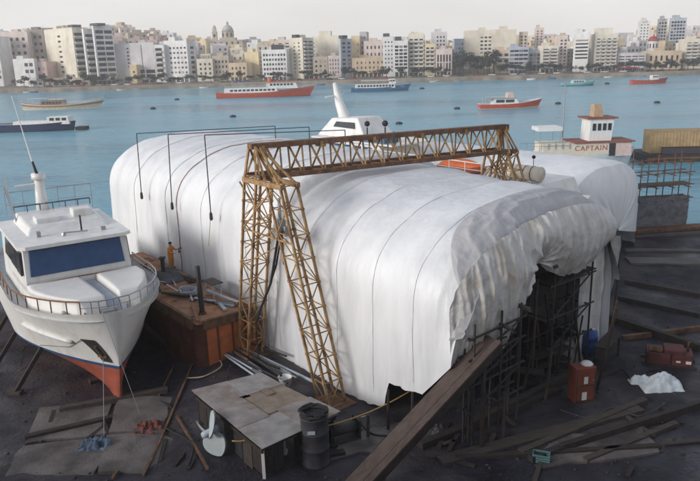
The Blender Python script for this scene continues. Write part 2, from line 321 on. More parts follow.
BL = [
 # label, category, px0, pxc, px1, ytop, Y, phi, colour, left, right, extra
 ('pinkish grey stepped apartment block at the left end of the town', 'apartment block', 2, 30, 32, 33, 478, 8, 'rose', [('win', .1, .95, .3, .95, 4, 5, .45, .45)], [], []),
 ('dull brown apartment block squeezed left of the tall white hotel', 'apartment block', 28, 46, 47, 31, 482, 6, 'brown', [('win', .08, .95, .2, .95, 3, 6, .5, .45)], [], []),
 ('small white two storey house with two dark windows at the left end', 'house', 14, 35, 38, 60, 458, 15, 'white', [('win', .5, .95, .45, .95, 2, 2, .7, .5)], [], []),
 ('low pink house between the white house and the hotel tower', 'house', 36, 47, 48, 63, 460, 5, 'pink', [('win', .1, .9, .3, .9, 2, 2, .4, .5)], [], []),
 ('low white seafront villa with a flat roof under the hotel', 'villa', 28, 43, 46, 81, 449, 12, 'white', [('win', .3, .95, .2, .9, 2, 1, .6, .5)], [], []),
 ('tall white hotel tower with one column of small windows in its blank side wall', 'hotel', 44, 75, 85, 29, 456, 42, 'cream', [('win', .50, .62, .2, .93, 1, 8, .7, .36)], [('balc', .08, .98, .13, .95, 1, 8, .84, .62)], [('dark', .9, 7, 1.6, 6, 0)]),
 ('narrow white middle bay of the hotel with blue tinted windows', 'hotel', 84.5, 86, 95.5, 30, 455, 42, 'white', [], [('balc', .1, .95, .1, .95, 1, 8, .86, .62)], []),
 ('broad white hotel wing with two columns of wide dark windows', 'hotel', 95.3, 96, 115, 27, 454, 38, 'white', [], [('win', .05, .97, .12, .97, 2, 9, .86, .6)], [('dark', .5, 8, 1.5, 6, 0)]),
 ('low shop row with red awning in front of the white hotel', 'shop row', 50, 90, 92, 79, 449, 5, 'stone', [('shop', .05, .95, .1, .6, 5, 1, .7, .8), ('awn', .55, .75, .55, .75, 1, 1, 1, 1)], [], []),
 ('low dark shop pavilion in front of the broad hotel wing', 'shop row', 92, 117, 118, 79, 450, 4, 'grey', [('shop', .05, .95, .1, .8, 5, 1, .85, .85)], [], []),
 ('blank grey slab block beside the broad hotel wing', 'apartment block', 113, 131, 133, 45, 464, 8, 'grey', [('win', .8, .95, .4, .95, 1, 6, .7, .4)], [], []),
 ('beige grey windowless slab block with a dark joint down its middle', 'apartment block', 131, 155, 156, 44, 460, 6, 'lilac', [('win', .46, .49, .35, .98, 1, 1, 1, 1), ('win', .12, 1, .13, .37, 2, 2, .85, .75), ('shop', .05, 1, .0, .1, 3, 1, .8, .9)], [], []),
 ('narrow block of dark balcony openings joined to the beige slab', 'apartment block', 155.5, 165, 166, 46, 458, 6, 'white', [('balc', .05, .82, .12, .97, 1, 6, .9, .66)], [], []),
 ('low yellow house end at the foot of the beige slab', 'house', 130, 137, 138, 66, 455, 5, 'yellow', [('win', .3, .8, .3, .8, 1, 2, .4, .5)], [], []),
 ('white apartment block with six rows of paired windows and a shaded right side', 'apartment block', 165, 188, 197, 42, 455, 24, 'white', [('win', .2, .98, .2, .92, 5, 6, .5, .42), ('shop', .05, .95, .02, .14, 5, 1, .75, .9)], [('win', .3, .75, .2, .92, 1, 6, .8, .5)], [('hut', .3, 5, 3.5, 4, 0)]),
 ('cream townhouse terrace just right of the white six row block', 'townhouse', 197, 213, 214, 60, 456, 5, 'cream', [('win', .1, .95, .3, .92, 3, 3, .4, .5)], [], []),
 ('grey stone townhouse with dark upper windows below the church', 'townhouse', 213, 229, 230, 57, 458, 5, 'stone', [('win', .1, .95, .3, .92, 4, 3, .45, .5)], [], []),
 ('low cream house with a blue awning terrace on the waterfront', 'house', 229, 247, 249, 64, 455, 8, 'ochre', [('win', .1, .95, .3, .92, 4, 2, .4, .5), ('shop', .05, .95, .02, .25, 4, 1, .7, .9)], [], []),
 ('plain yellow block with a bare side wall left of the ribbed office', 'apartment block', 245, 259, 263, 53, 468, 20, 'yellow', [], [('win', .2, .8, .2, .9, 2, 5, .5, .5)], []),
 ('pale office block with five tight rows of ribbed windows', 'office block', 262, 287, 289, 51, 452, 8, 'white', [('win', .04, .97, .16, .95, 8, 5, .66, .5), ('shop', .04, .97, .01, .13, 6, 1, .8, .9)], [], [('dark', .6, 7, 3, 6, 0)]),
 ('beige tower with two window columns behind the ribbed office', 'apartment block', 276, 292, 294, 41, 472, 10, 'rose', [('balc', .1, .95, .15, .97, 2, 9, .5, .5)], [], []),
 ('cream apartment slab with dark balcony columns on its right half', 'apartment block', 290, 303, 314, 39, 454, 40, 'cream', [('win', .2, .9, .15, .95, 2, 9, .35, .36)], [('balc', .06, .97, .13, .97, 2, 9, .8, .62), ('shop', .05, .95, .01, .1, 2, 1, .8, .9)], [('dark', .3, 4, 2, 3, 0)]),
 ('big blank cream block rising above old stone houses in the middle', 'apartment block', 313, 340, 342, 37, 474, 8, 'cream', [('win', .78, .95, .15, .5, 1, 3, .5, .4)], [], [('hut', .45, 8, 4, 6, 0)]),
 ('old grey stone house front at the foot of the blank cream block', 'townhouse', 313, 328, 329, 58, 456, 5, 'stone', [('win', .08, .95, .3, .95, 3, 3, .42, .5), ('shop', .05, .95, .02, .2, 3, 1, .7, .9)], [], []),
 ('cream house with small paired windows beside the old stone front', 'townhouse', 328.5, 340, 341, 57, 455, 5, 'rose', [('win', .05, .97, .22, .95, 4, 4, .4, .45)], [], []),
 ('bluish shaded tower with two columns of dark windows', 'apartment block', 339, 341, 352, 40, 453, 50, 'bluegrey_and_shade', [], [('win', .05, .97, .12, .97, 2, 8, .55, .55)], [('dark', .5, 4, 2, 4, 0)]),  # shade of the wall turned from the sun is put into its colour
 ('tall narrow yellow house with a bare wall above the roofs', 'house', 351.5, 360, 362, 37, 486, 10, 'yellow', [('win', .7, .9, .4, .9, 1, 3, .5, .4)], [], []),
 ('grey rooftop tower with a water tank beside the narrow yellow house', 'apartment block', 360, 367, 369, 33, 490, 8, 'grey', [('win', .2, .9, .5, .95, 2, 4, .5, .5)], [], []),
 ('jumbled pink stone house group above the low cream frontage', 'townhouse', 364, 386, 388, 42, 478, 8, 'rose', [('win', .08, .95, .35, .95, 5, 3, .4, .45)], [], []),
 ('low cream frontage behind the blue hulled ferry', 'townhouse', 352, 386, 387, 59, 456, 3, 'ochre', [('win', .1, .95, .42, .95, 7, 2, .3, .45), ('shop', .02, .98, .02, .28, 8, 1, .75, .85)], [], []),
 ('white tower with small windows at the left of the blue glazed block', 'apartment block', 383, 394, 395, 38, 454, 6, 'white', [('win', .1, .95, .12, .95, 3, 8, .36, .4)], [], [('dark', .3, 4, 2, 4, 0)]),
 ('white block fronted by three columns of large dark blue windows', 'apartment block', 394, 408, 409, 42, 453, 5, 'white', [('win', .04, .97, .22, .92, 3, 7, .8, .66), ('shop', .05, .95, .01, .16, 3, 1, .8, .9)], [], [('dark', .3, 4, 2.5, 4, 0)]),
 ('cream block with three columns of stacked balconies and a roof pergola', 'apartment block', 408, 424, 426, 36, 456, 8, 'cream', [('balc', .05, .97, .14, .95, 3, 8, .72, .6), ('shop', .05, .95, .01, .1, 3, 1, .8, .9)], [], [('hut', .5, 9, 2, 5, 0)]),
 ('yellowish balcony block right of the roof pergola block', 'apartment block', 424.5, 435, 436, 45, 455, 6, 'yellow', [('balc', .08, .95, .18, .95, 2, 6, .7, .6)], [], []),
 ('lilac tower set back behind the slotted white building', 'apartment block', 431, 447, 449, 33, 482, 8, 'lilac', [('win', .3, .9, .5, .95, 3, 5, .45, .5)], [], []),
 ('pale building with tall vertical window slots near the dark trees', 'office block', 435.5, 452, 453, 50, 453, 5, 'rose', [('win', .06, .96, .22, .85, 5, 2, .5, .86), ('shop', .05, .95, .02, .17, 4, 1, .6, .8)], [], []),
 ('shaded bluish block edge at the left of the dark trees', 'apartment block', 452, 454, 464, 40, 462, 52, 'bluegrey_and_shade', [], [('win', .1, .95, .2, .95, 3, 6, .5, .5)], []),  # blue-grey wall colour stands in for a shaded side
 ('huge blank cream building with one block of windows behind the dark trees', 'hotel', 464, 516, 519, 31, 490, 7, 'cream', [('win', .30, .53, .45, .9, 3, 5, .66, .5)], [], [('hut', .75, 6, 3, 4, 0)]),
 ('low orange stone house right of the dark trees', 'townhouse', 495, 510, 511, 51, 457, 5, 'ochre', [('balc', .1, .95, .2, .95, 2, 3, .6, .55)], [], []),
 ('tall slim tower with a lantern roof behind the striped glass block', 'tower', 518.5, 527, 529, 33, 492, 12, 'stone', [('win', .1, .95, .45, .95, 2, 6, .5, .55)], [], []),
 ('blue white block with five horizontal glass stripes', 'office block', 509, 528, 530, 48, 454, 6, 'bluegrey_and_shade', [('band', .03, .98, .2, .97, 4, 5, .94, .5), ('shop', .05, .95, .02, .16, 4, 1, .8, .9)], [], []),
 ('blue shaded narrow block with a dark open front', 'apartment block', 527.5, 541, 542, 52, 460, 5, 'bluegrey_and_shade', [('win', .1, .95, .1, .95, 3, 5, .7, .7)], [], []),  # bluish shade painted into the wall colour
 ('tall pale pink tower behind the blue shaded block', 'tower', 534, 543, 545, 29, 500, 10, 'rose', [('win', .1, .95, .55, .98, 2, 7, .4, .4)], [], []),
 ('cream block with two columns of wide brown balconies', 'apartment block', 541, 558, 559, 47, 454, 5, 'cream', [('balc', .05, .97, .2, .96, 2, 6, .72, .58), ('shop', .02, .98, .01, .17, 4, 1, .85, .9)], [], []),
 ('taller cream tower joined to the brown balcony block', 'apartment block', 558, 567, 568, 37, 460, 6, 'rose', [('win', .1, .95, .2, .95, 2, 8, .5, .45)], [], []),
 ('grey brown houses in the gap left of the white banded tower', 'townhouse', 566, 574, 575, 50, 470, 5, 'stone', [('win', .1, .95, .3, .95, 2, 4, .4, .5)], [], []),
 ('white tower with six dark horizontal window bands', 'hotel', 573, 588, 592, 33, 453, 18, 'white', [('band', .14, .96, .33, .86, 1, 6, 1., .46)], [('win', .2, .8, .2, .9, 1, 6, .6, .5)], [('hut', .5, 9, 2.2, 5, 0)]),
 ('grey low block squeezed between the banded tower and the big hotel', 'apartment block', 588, 595, 596, 50, 466, 5, 'grey', [('win', .1, .95, .2, .95, 2, 5, .6, .5)], [], []),
 ('broad cream hotel with eight rows of four dark balconies and a penthouse', 'hotel', 594, 617, 619, 35, 455, 6, 'cream', [('balc', .04, .97, .17, .93, 4, 8, .6, .55), ('shop', .02, .98, .01, .12, 6, 1, .85, .9)], [], [('hut', .42, 10, 4.5, 7, 0)]),
 ('low bluish white building with long window rows and red awnings', 'office block', 617, 645, 647, 54, 455, 4, 'lilac', [('band', .03, .97, .28, .95, 4, 4, .8, .35), ('shop', .02, .98, .01, .18, 7, 1, .85, .9), ('awn', .0, .7, .17, .24, 5, 1, 1, 1)], [], []),
 ('tall pale tower rising behind the low bluish building', 'tower', 637, 648, 650, 22, 510, 10, 'white', [('win', .1, .95, .4, .97, 3, 9, .4, .4)], [], []),
 ('dark striped tower behind the red domed turret', 'tower', 656, 665, 667, 20, 515, 12, 'grey', [('win', .05, .95, .3, .97, 3, 10, .6, .6)], [], []),
 ('grid fronted tower at the right end of the skyline', 'tower', 668, 684, 688, 19, 512, 12, 'bluegrey_and_shade', [('win', .05, .95, .3, .97, 5, 10, .7, .6)], [], []),
 ('cream stone palace front with arched windows at the right end', 'palace', 645, 681, 684, 52, 456, 6, 'ochre', [('win', .08, .95, .5, .85, 6, 1, .35, .8), ('win', .08, .95, .1, .42, 6, 1, .4, .85)], [], []),
 ('cream apartment block just past the palace front', 'apartment block', 684, 704, 706, 40, 458, 8, 'cream', [('balc', .05, .97, .15, .95, 3, 7, .7, .55)], [], []),
 ('white apartment block second past the palace front', 'apartment block', 706, 728, 730, 34, 458, 8, 'white', [('win', .05, .97, .15, .95, 4, 8, .6, .5)], [], []),
 ('stone apartment block third past the palace front', 'apartment block', 730, 760, 762, 46, 458, 8, 'stone', [('win', .05, .97, .15, .95, 5, 6, .5, .5)], [], []),
 ('white apartment block far left of the stepped pinkish block', 'apartment block', -22, 0, 2, 38, 462, 8, 'white', [('win', .05, .97, .15, .95, 4, 7, .6, .5)], [], []),
 ('stone apartment block farthest left along the shore', 'apartment block', -60, -24, -22, 44, 462, 8, 'stone', [('win', .05, .97, .15, .95, 5, 6, .5, .5)], [], []),
]
NAMES = {'hotel': 'hotel_tower', 'house': 'town_house', 'villa': 'seafront_villa', 'shop row': 'shop_row', 'townhouse': 'town_house', 'office block': 'office_block', 'tower': 'tower_block', 'palace': 'stone_palace'}
for (lb, ct, a, c_, e, yt, Y, ph, col, lf, rt_, ex) in BL:
    building(lb, ct, a, c_, e, yt, Y, ph, col, lf, rt_, extra=ex, name=NAMES.get(ct, 'apartment_block'))
# palace pediment and dome turret
pp = aty(663, 49, 455); 
dt = thing('domed_turret', 'white round turret with a red dome above the palace roof', 'turret', (aty(653, 45, 474).x, 474, hz(140, 474)))
zd = aty(653, 47, 474).z - hz(140, 474)
MB().lathe([(4.4, 0), (4.2, zd - 3), (4.5, zd - 2.8), (3.3, zd - 2.5), (3.3, zd + 3.2), (3.6, zd + 3.4), (3.6, zd + 3.8)], 16).build('drum', wallm('white'), dt)
MB().lathe([(3.5, 0), (3.4, .8), (2.9, 1.9), (1.9, 2.8), (.6, 3.3), (.3, 3.5), (.25, 4.6), (.05, 5)], 16, (0, 0, zd + 3.8)).build('dome', mat('red_dome', (.33, .06, .06), .7, .15), dt, True)
for k in range(10):
    g = 2 * PI * k / 10; put('window', winmesh(.9, 3, 'win'), dt, (3.32 * math.cos(g), 3.32 * math.sin(g), zd + .8), g + PI / 2)
# church on the hill
cp = aty(228, 40, 640); cg = hz(cp.x, 640); ch = thing('domed_church', 'honey stone church with a central dome and a bell tower on the hill', 'church', (cp.x, 640, cg))
zc = cp.z - cg; cm = wallm('stone')
MB().b2(-16, 14, -8, 12, 0, zc).box((0, 2, zc + 1), (14, 12, 2)).build('wall', cm, ch)
MB().lathe([(5.2, 0), (5.2, 5), (5.6, 5.2), (5.6, 5.7), (5, 5.8)], 16, (0, 2, zc + 2)).build('drum', cm, ch)
MB().lathe([(5, 0), (4.8, 1.6), (4, 3.3), (2.6, 4.6), (1.1, 5.3), (1, 5.4), (1, 7), (1.2, 7.1), (.7, 7.9), (.1, 8.3), (.08, 9.8)], 16, (0, 2, zc + 7.8)).build('dome', wallm('grey'), ch, True)
bt = MB().box((-11, -3, (zc + 7) / 2), (4, 4, zc + 7)).box((-11, -3, zc + 7.2), (4.6, 4.6, .5)).box((-11, -3, zc + 9), (3, 3, 3)).build('bell_tower', cm, ch)
MB().lathe([(1.7, 0), (1.1, 1.6), (.1, 2.6), (.06, 3.6)], 8, (-11, -3, zc + 10.5)).build('spire', wallm('grey'), bt)
for k in range(8):
    g = 2 * PI * k / 8; put('window', winmesh(1.2, 3, 'win'), ch, (5.2 * math.cos(g), 2 + 5.2 * math.sin(g), zc + 4.5), g + PI / 2)
put('window', winmesh(1.6, 2.4, 'win'), ch, (-11, -5, zc + 4), 0)
for x in (-10, -5, 0, 5, 10): put('window', winmesh(1.4, 2.6, 'win'), ch, (x, -8, zc - 3), 0)
# hillside houses
SKY = [(-80, 34), (0, 31), (20, 30), (45, 27), (90, 24), (118, 24), (148, 26), (160, 32), (176, 35), (200, 38), (230, 38), (262, 37), (282, 40), (330, 42), (352, 41), (385, 40), (430, 37), (462, 40), (500, 38), (530, 35), (560, 34), (600, 35), (625, 30), (650, 26), (680, 24), (760, 30)]
def skyl(px):
    for (a, ya), (b_, yb) in zip(SKY, SKY[1:]):
        if a <= px <= b_: return ya + (yb - ya) * (px - a) / (b_ - a)
    return 33
COLW = {'rose': 'rosy', 'stone': 'stone', 'cream': 'cream', 'ochre': 'honey', 'white': 'white', 'lilac': 'grey white', 'yellow': 'yellowish', 'pink': 'pink', 'grey': 'grey'}
used = {}
def hill_house(px, ytop, Y, wpx, col, nfl):
    p = aty(px, ytop, Y); g = hz(p.x, Y) - 1; hh = p.z - g
    if hh < 4: return
    wd = wpx * Y / 690
    near = min(FRONT, key=lambda f: abs(f[0] - px) + (8 if f[3] > 62 else 0))
    rel = 'behind' if abs(near[0] - px) < 7 else ('up right of' if px > near[0] else 'up left of')
    lab = '%s %s hill house %s the %s' % ('tall' if hh > 17 else ('low' if hh < 10 else 'mid height'), COLW[col], rel, ' '.join(near[4].split()[:7]).rsplit(' with', 1)[0])
    for tail in (' with', ' of', ' and', ' in', ' at', ' a', ' the', ' its', ' above', ' below', ' one'):
        if lab.endswith(tail): lab = lab[:-len(tail)]
    key = lab; root = thing('hillside_house', lab, 'house', (p.x, Y, g), random.uniform(-.5, .5)); used.setdefault(key, []).append(root)
    m_ = wallm(col); dp = random.uniform(8, 13)
    b = MB().b2(-wd / 2, wd / 2, 0, dp, 0, hh)
    b.b2(-wd / 2, wd / 2, 0, .3, hh, hh + .8).b2(-wd / 2, wd / 2, dp - .3, dp, hh, hh + .8).b2(-wd / 2, -wd / 2 + .3, .3, dp - .3, hh, hh + .8).b2(wd / 2 - .3, wd / 2, .3, dp - .3, hh, hh + .8)
    b.build('wall', m_, root)
    if random.random() < .6:
        w2 = wd * random.uniform(.3, .5); x2 = random.uniform(-.25, .25) * wd
        MB().b2(x2 - w2 / 2, x2 + w2 / 2, dp * .35, dp * .8, hh, hh + random.uniform(2.4, 3.4)).build('roof_hut', m_, root)
    nc = max(2, int(wd / 3.6)); vis = min(nfl, int(hh / 3.3))
    for j in range(vis):
        for i in range(nc):
            if random.random() < .85: put('window', winmesh(1.3, 1.7, 'shut' if random.random() < .3 else 'win'), root, (-wd / 2 + wd * (i + .5) / nc, 0, hh - 1.9 - 3.3 * j))
rr = random.Random(11)
for lay, (Y, off, n, jit) in enumerate(((500, 14, 40, 5), (540, 9, 44, 4), (590, 4.5, 46, 3.5), (650, 1.5, 44, 2.2))):
    for i in range(n):
        px = -40 + 800 * (i + rr.uniform(.1, .9)) / n
        if lay > 1 and 460 < px < 520 and rr.random() < .5: continue
        if 216 < px < 240 and lay < 3: yt = max(skyl(px) + off + rr.uniform(-1, jit), 43)
        elif 216 < px < 240: continue
        else: yt = skyl(px) + off + rr.uniform(-1.5, jit)
        left_ = px < 165
        hill_house(px, yt, Y + rr.uniform(-14, 14), rr.uniform(9, 19) * (.9 if lay > 1 else 1), rr.choice(['pink', 'rose', 'rose', 'stone', 'pink', 'cream'] if left_ and px > 100 else ['cream', 'cream', 'ochre', 'stone', 'rose', 'white', 'yellow', 'lilac', 'cream', 'white', 'grey' if px < 60 else 'ochre']), 3)
for k, v in used.items():
    if len(v) > 1:
        for o in v: o['group'] = 'hill houses: ' + k

# shore trees
leafm = mat('evergreen_leaves', (.022, .034, .028), .8, .5, .9, rnd=.25)
barkm = mat('bark', (.10, .075, .055), .9, .3)
def crown_mesh(seed, n, lobes, leaf, flat=1.):
    r_ = random.Random(seed); b = MB(); cs = []
    for _ in range(lobes): cs.append((Vector((r_.gauss(0, .36), r_.gauss(0, .36), r_.gauss(0, .3) * flat)), r_.uniform(.28, .52)))
    for _ in range(n):
        c, rad = r_.choice(cs); d = Vector((r_.gauss(0, 1), r_.gauss(0, 1), r_.gauss(0, 1))).normalized(); p = c + d * rad * r_.uniform(.55, 1.05); p.z *= flat
        t1 = Vector((r_.gauss(0, 1), r_.gauss(0, 1), r_.gauss(0, 1))).normalized(); t2 = d.cross(t1).normalized(); t1 = t1 * leaf * r_.uniform(.6, 1.3); t2 = t2 * leaf * r_.uniform(.6, 1.2)
        b.add([p - t1 * .5, p + t2 * .5, p + t1 * .6 + d * leaf * .2, p - t2 * .5], [(0, 1, 2, 3)])
    return b.mesh('crown', leafm)
CR = [crown_mesh(20 + k, 420, 7, .17, .8) for k in range(5)]
TRK = MB().tube([(0, 0, 0), (.05, 0, .5), (0, .05, 1)], .13, 7, .07).tube([(0, .03, .7), (.35, .1, 1.15)], .06, 5, .03).tube([(0, .03, .75), (-.3, -.15, 1.2)], .06, 5, .03).mesh('trunk', barkm)
def tree(px, py_base, Y, hgt, wid, label, group, k):
    p = aty(px, py_base, Y); z0 = 2.25 if Y < 448 else hz(p.x, Y)
    t = thing('shore_tree', label, 'tree', (p.x, Y, z0), random.uniform(0, 6), group)
    tr = put('trunk', TRK, t); tr.scale = (hgt * .28, hgt * .28, hgt * .45)
    c = put('crown', CR[k % 5], t, (0, 0, hgt * .64)); c.scale = (wid * .62, wid * .62, hgt * .45)
for i, (px, y0, hg, wd) in enumerate(((457, 74, 17, 9), (463, 74, 15, 10), (470, 74, 13, 10), (477, 74, 14, 10), (484, 74, 13, 9), (489, 74, 15, 9), (494, 74, 17, 8), (460, 74, 10, 9), (474, 74, 9, 9), (487, 74, 10, 9))):
    tree(px, y0, 449 + (i % 4) * 4.2, hg, wd, 'tall dark evergreen in the clump before the blank cream building', 'dark evergreens before the blank cream building', i)
rt2 = random.Random(5); n_t = 0
for px in list(range(22, 120, 9)) + list(range(130, 300, 10)) + list(range(305, 460, 12)) + list(range(500, 700, 8)):
    px += rt2.uniform(-3, 3)
    tree(px, 76, 443.5 + rt2.uniform(-2.2, 2.4), rt2.uniform(4.5, 8.5), rt2.uniform(5, 9), 'small round tree in the row along the far promenade', 'small trees along the far promenade', n_t); n_t += 1
# parked cars and street lamps on the far road
def car_meshes(col):
    b = MB().side([(-2, .35), (-2.05, .8), (-1.9, 1.0), (-1.2, 1.02), (1.0, 1.0), (2.0, .82), (2.05, .4)], -.8, .8)
    gl = MB().side([(-1.3, 1.0), (-1.0, 1.42), (.35, 1.42), (1.0, 1.0)], -.7, .7)
    wh = [MB().side([(x + .3 * math.cos(a * PI / 5), .31 + .3 * math.sin(a * PI / 5)) for a in range(10)], y, y + .2).mesh('wheel', blk) for x in (-1.25, 1.3) for y in (-.86, .66)]
    return b.mesh('body', mat('car_' + col, {'white': (.7, .7, .7), 'red': (.35, .04, .04), 'blue': (.05, .1, .3), 'grey': (.3, .3, .32), 'dark': (.03, .03, .035)}[col], .3, .05)), gl.mesh('cabin', glass), wh
CM = {c_: car_meshes(c_) for c_ in ('white', 'red', 'blue', 'grey', 'dark')}
for i in range(44):
    px = 22 + i * 15.3 + rt2.uniform(-5, 5); c_ = rt2.choice(['white', 'white', 'grey', 'red', 'blue', 'dark'])
    p = aty(px, 78, SH + 14); t = thing('parked_car', '%s car parked along the far seafront road' % c_, 'car', (p.x, SH + 14 + rt2.uniform(-.3, .3), 2.2), 0 if i % 2 else PI, '%s cars on the far seafront road' % c_)
    m1, m2, m3 = CM[c_]; put('body', m1, t); put('cabin', m2, t)
    for w_ in m3: put('wheel', w_, t)
LP = MB().tube([(0, 0, 0), (0, 0, 7.5), (0, -.5, 8), (0, -1.4, 8.1)], .12, 6, .06).mesh('pole', greyp); LH = MB().box((0, -1.6, 8.05), (.35, .8, .18)).mesh('lamp_head', greyp)
for i in range(18):
    p = aty(30 + i * 38, 78, SH + 11); t = thing('street_lamp', 'thin grey street lamp on the far promenade', 'street lamp', (p.x, SH + 11, 2.28), 0, 'street lamps on the far promenade'); put('pole', LP, t); put('lamp_head', LH, t)
# ------------------------------------------------------------------ boats
def rail(root, pts, h, m=None, r=.03, name='rail', mid=True, step=1):
    b = MB(); top = [Vector(p) + Vector((0, 0, h)) for p in pts]; b.tube(top, r, 5)
    if mid: b.tube([Vector(p) + Vector((0, 0, h * .5)) for p in pts], r * .6, 4)
    for p in pts[::step]: b.tube([p, Vector(p) + Vector((0, 0, h))], r * .8, 4)
    return b.build(name, m or steel, root)
class Hull:
    def __init__(s, L, Bm, D, bow=.8, stern=.1, tw=.75, rake=1.2, draft=-.5, flare=.72, pw=2.2):
        s.__dict__.update(locals())
    def f(s, t, v):
        a = s.tw + (1 - s.tw) * math.sin(PI / 2 * min(1, t / .5)); k = max(0, (t - .5) / .5)
        p = s.pw * (.62 + .38 * v); a *= max(0, 1 - k ** p) if t > .5 else 1
        return max(.02, s.Bm / 2 * a * (s.flare + (1 - s.flare) * v))
    def sz(s, t): return s.D + s.bow * max(0, (t - .35) / .65) ** 2 + s.stern * max(0, (.35 - t) / .35) ** 2
    def p(s, t, v, sd): return Vector((s.L * t - s.rake * (1 - v) * t ** 5, sd * s.f(t, v), s.draft + (s.sz(t) - s.draft) * v))
    def build(s, root, bands, deckm, bul=.3, n=28):
        for nm, v0, v1, m in bands:
            b = MB()
            for sd in (1, -1): b.grid(lambda u, w_: s.p(u, v0 + (v1 - v0) * w_, sd), n, 5)
            b.grid(lambda u, w_: Vector((0, (2 * u - 1) * s.f(0, v0 + (v1 - v0) * w_), s.draft + (s.sz(0) - s.draft) * (v0 + (v1 - v0) * w_))), 4, 3)
            b.build(nm, m, root, True)
        MB().grid(lambda u, w_: Vector((s.L * u * .995, (2 * w_ - 1) * s.f(u, 1 - bul / (s.D)) * .98, s.sz(u) - bul)), n, 4).build('deck', deckm, root)
    def edge(s, t0, t1, n, sd, dz=0., ins=.1): return [Vector((s.L * t, sd * max(.0, s.f(t, 1) - ins), s.sz(t) + dz)) for t in [t0 + (t1 - t0) * i / n for i in range(n + 1)]]
def cabin(root, name, m, x0, x1, w_, z0, z1, rf=.3, rb=.1, k=.94, parent=None):
    """deckhouse: raked front and back, sides leaning in"""
    b = MB(); vs = [(x0, -w_ / 2, z0), (x1, -w_ / 2, z0), (x1, w_ / 2, z0), (x0, w_ / 2, z0), (x0 + rb, -w_ / 2 * k, z1), (x1 - rf, -w_ / 2 * k, z1), (x1 - rf, w_ / 2 * k, z1), (x0 + rb, w_ / 2 * k, z1)]
    b.add(vs, [(3, 2, 1, 0), (4, 5, 6, 7), (0, 1, 5, 4), (1, 2, 6, 5), (2, 3, 7, 6), (3, 0, 4, 7)])
    return b.build(name, m, parent or root, bev=.04)
def side_windows(root, x0, x1, n, w_, z, hh, k=.97, fr=.7, m=None, both=True):
    L = (x1 - x0) / n
    me = cached(('bw', round(L * fr, 2), hh, (m or glass).name), lambda: MB().b2(-L * fr / 2, L * fr / 2, -.05, .05, -hh / 2, hh / 2).mesh('window', m or glass))
    for i in range(n):
        for sd in ((-1, 1) if both else (-1,)): put('window', me, root, (x0 + L * (i + .5), sd * w_ / 2 * k, z))
def front_windows(root, x, w_, n, z, hh, fr=.8, m=None):
    L = w_ / n; me = cached(('fw', round(L, 2), hh), lambda: MB().b2(-.06, .06, -L * fr / 2, L * fr / 2, -hh / 2, hh / 2).mesh('window', m or glass))
    for i in range(n): put('window', me, root, (x, -w_ / 2 + L * (i + .5), z))
def boat(name, label, cat, px0, px1, py, rz=0., group=None):
    a = at(px0, py, 0); b_ = at(px1, py, 0); y = (a.y + b_.y) / 2; x = aty(px0, py, y).x
    return thing(name, label, cat, (x, y, 0), rz, group), aty(px1, py, y).x - x
redh = mat('red_hull_paint', (.52, .085, .045), .45, .12, .8, dirt=(.28, .1, .07), dirt_amt=.4)
blueh = mat('blue_hull_paint', (.06, .16, .30), .45, .12)
# red ferry
r, L = boat('ferry', 'long red hulled ferry with a white deckhouse out in the harbour', 'ferry', 217, 315, 97, R(2.2))
H = Hull(L, 7, 2.1, bow=2.3, stern=.3, tw=.8, rake=2.5)
H.build(r, [('boot_stripe', 0, .2, mat('maroon', (.18, .04, .04), .6)), ('hull', .2, .86, redh), ('rubbing_strake', .86, 1, mat('red_strake', (.56, .13, .07), .5))], white, .3)
sal = cabin(r, 'saloon', white, 3.5, 27, 5.6, 1.9, 4.1, .4, .3); side_windows(sal, 6, 26, 11, 5.6, 3.2, .8)
up = cabin(r, 'bridge_deck', white, 22, 36, 5, 3.6, 6.2, 1.2, .2); side_windows(up, 23.5, 34, 7, 5, 5.3, .8)
MB().b2(21.5, 35.5, -2.8, 2.8, 6.2, 6.4).build('orange_roof', mat('orange_roof', (.55, .22, .08), .7), r)
fn = MB().lathe([(.9, 0), (.8, 1.6), (.85, 1.7)], 10, (23.5, 0, 6.4)).build('funnel', orange2, r)
MB().bar((31, 0, 6.3), (31, 0, 10.5), .1).bar((31, -.9, 9.2), (31, .9, 9.2), .06).build('mast', white, r)
MB().bar((7, 0, 4.1), (7, 0, 8.2), .08).build('mast', white, r)
rail(r, [(4 + i * 1.8, -2.7, 4.1) for i in range(11)], .9, white, .05); rail(r, H.edge(.86, .99, 6, -1), .8, white, .05)
# blue ferry
r, L = boat('ferry', 'blue hulled ferry with cream canopy moored off the town', 'ferry', 351, 411, 91, R(1))
H = Hull(L, 6, 1.7, bow=1.5, stern=.2, tw=.85, rake=1.6)
H.build(r, [('boot_stripe', 0, .3, mat('dull_boot', (.10, .10, .11), .7)), ('hull', .3, 1, blueh)], white, .3)
sal = cabin(r, 'saloon', white, 2, 21, 5.2, 1.5, 3.4, .4, .2); side_windows(sal, 3, 20.5, 12, 5.2, 2.6, .9)
MB().b2(5, 19, -2.6, 2.6, 4.9, 5.1).build('canopy', cream, r); MB().bar((5.2, -2.5, 3.4), (5.2, -2.5, 4.9), .06).bar((18.8, -2.5, 3.4), (18.8, -2.5, 4.9), .06).bar((12, -2.5, 3.4), (12, -2.5, 4.9), .06).bar((5.2, 2.5, 3.4), (5.2, 2.5, 4.9), .06).bar((18.8, 2.5, 3.4), (18.8, 2.5, 4.9), .06).build('canopy_post', white, r)
wh = cabin(r, 'wheelhouse', white, 18, 21.5, 3.6, 3.4, 5.6, .5, .1); side_windows(wh, 18.3, 21, 2, 3.6, 4.8, .7)
cabin(r, 'bow_bulwark', blueh, 22, 26, 3.4, 1.5, 2.6, 1, .1)
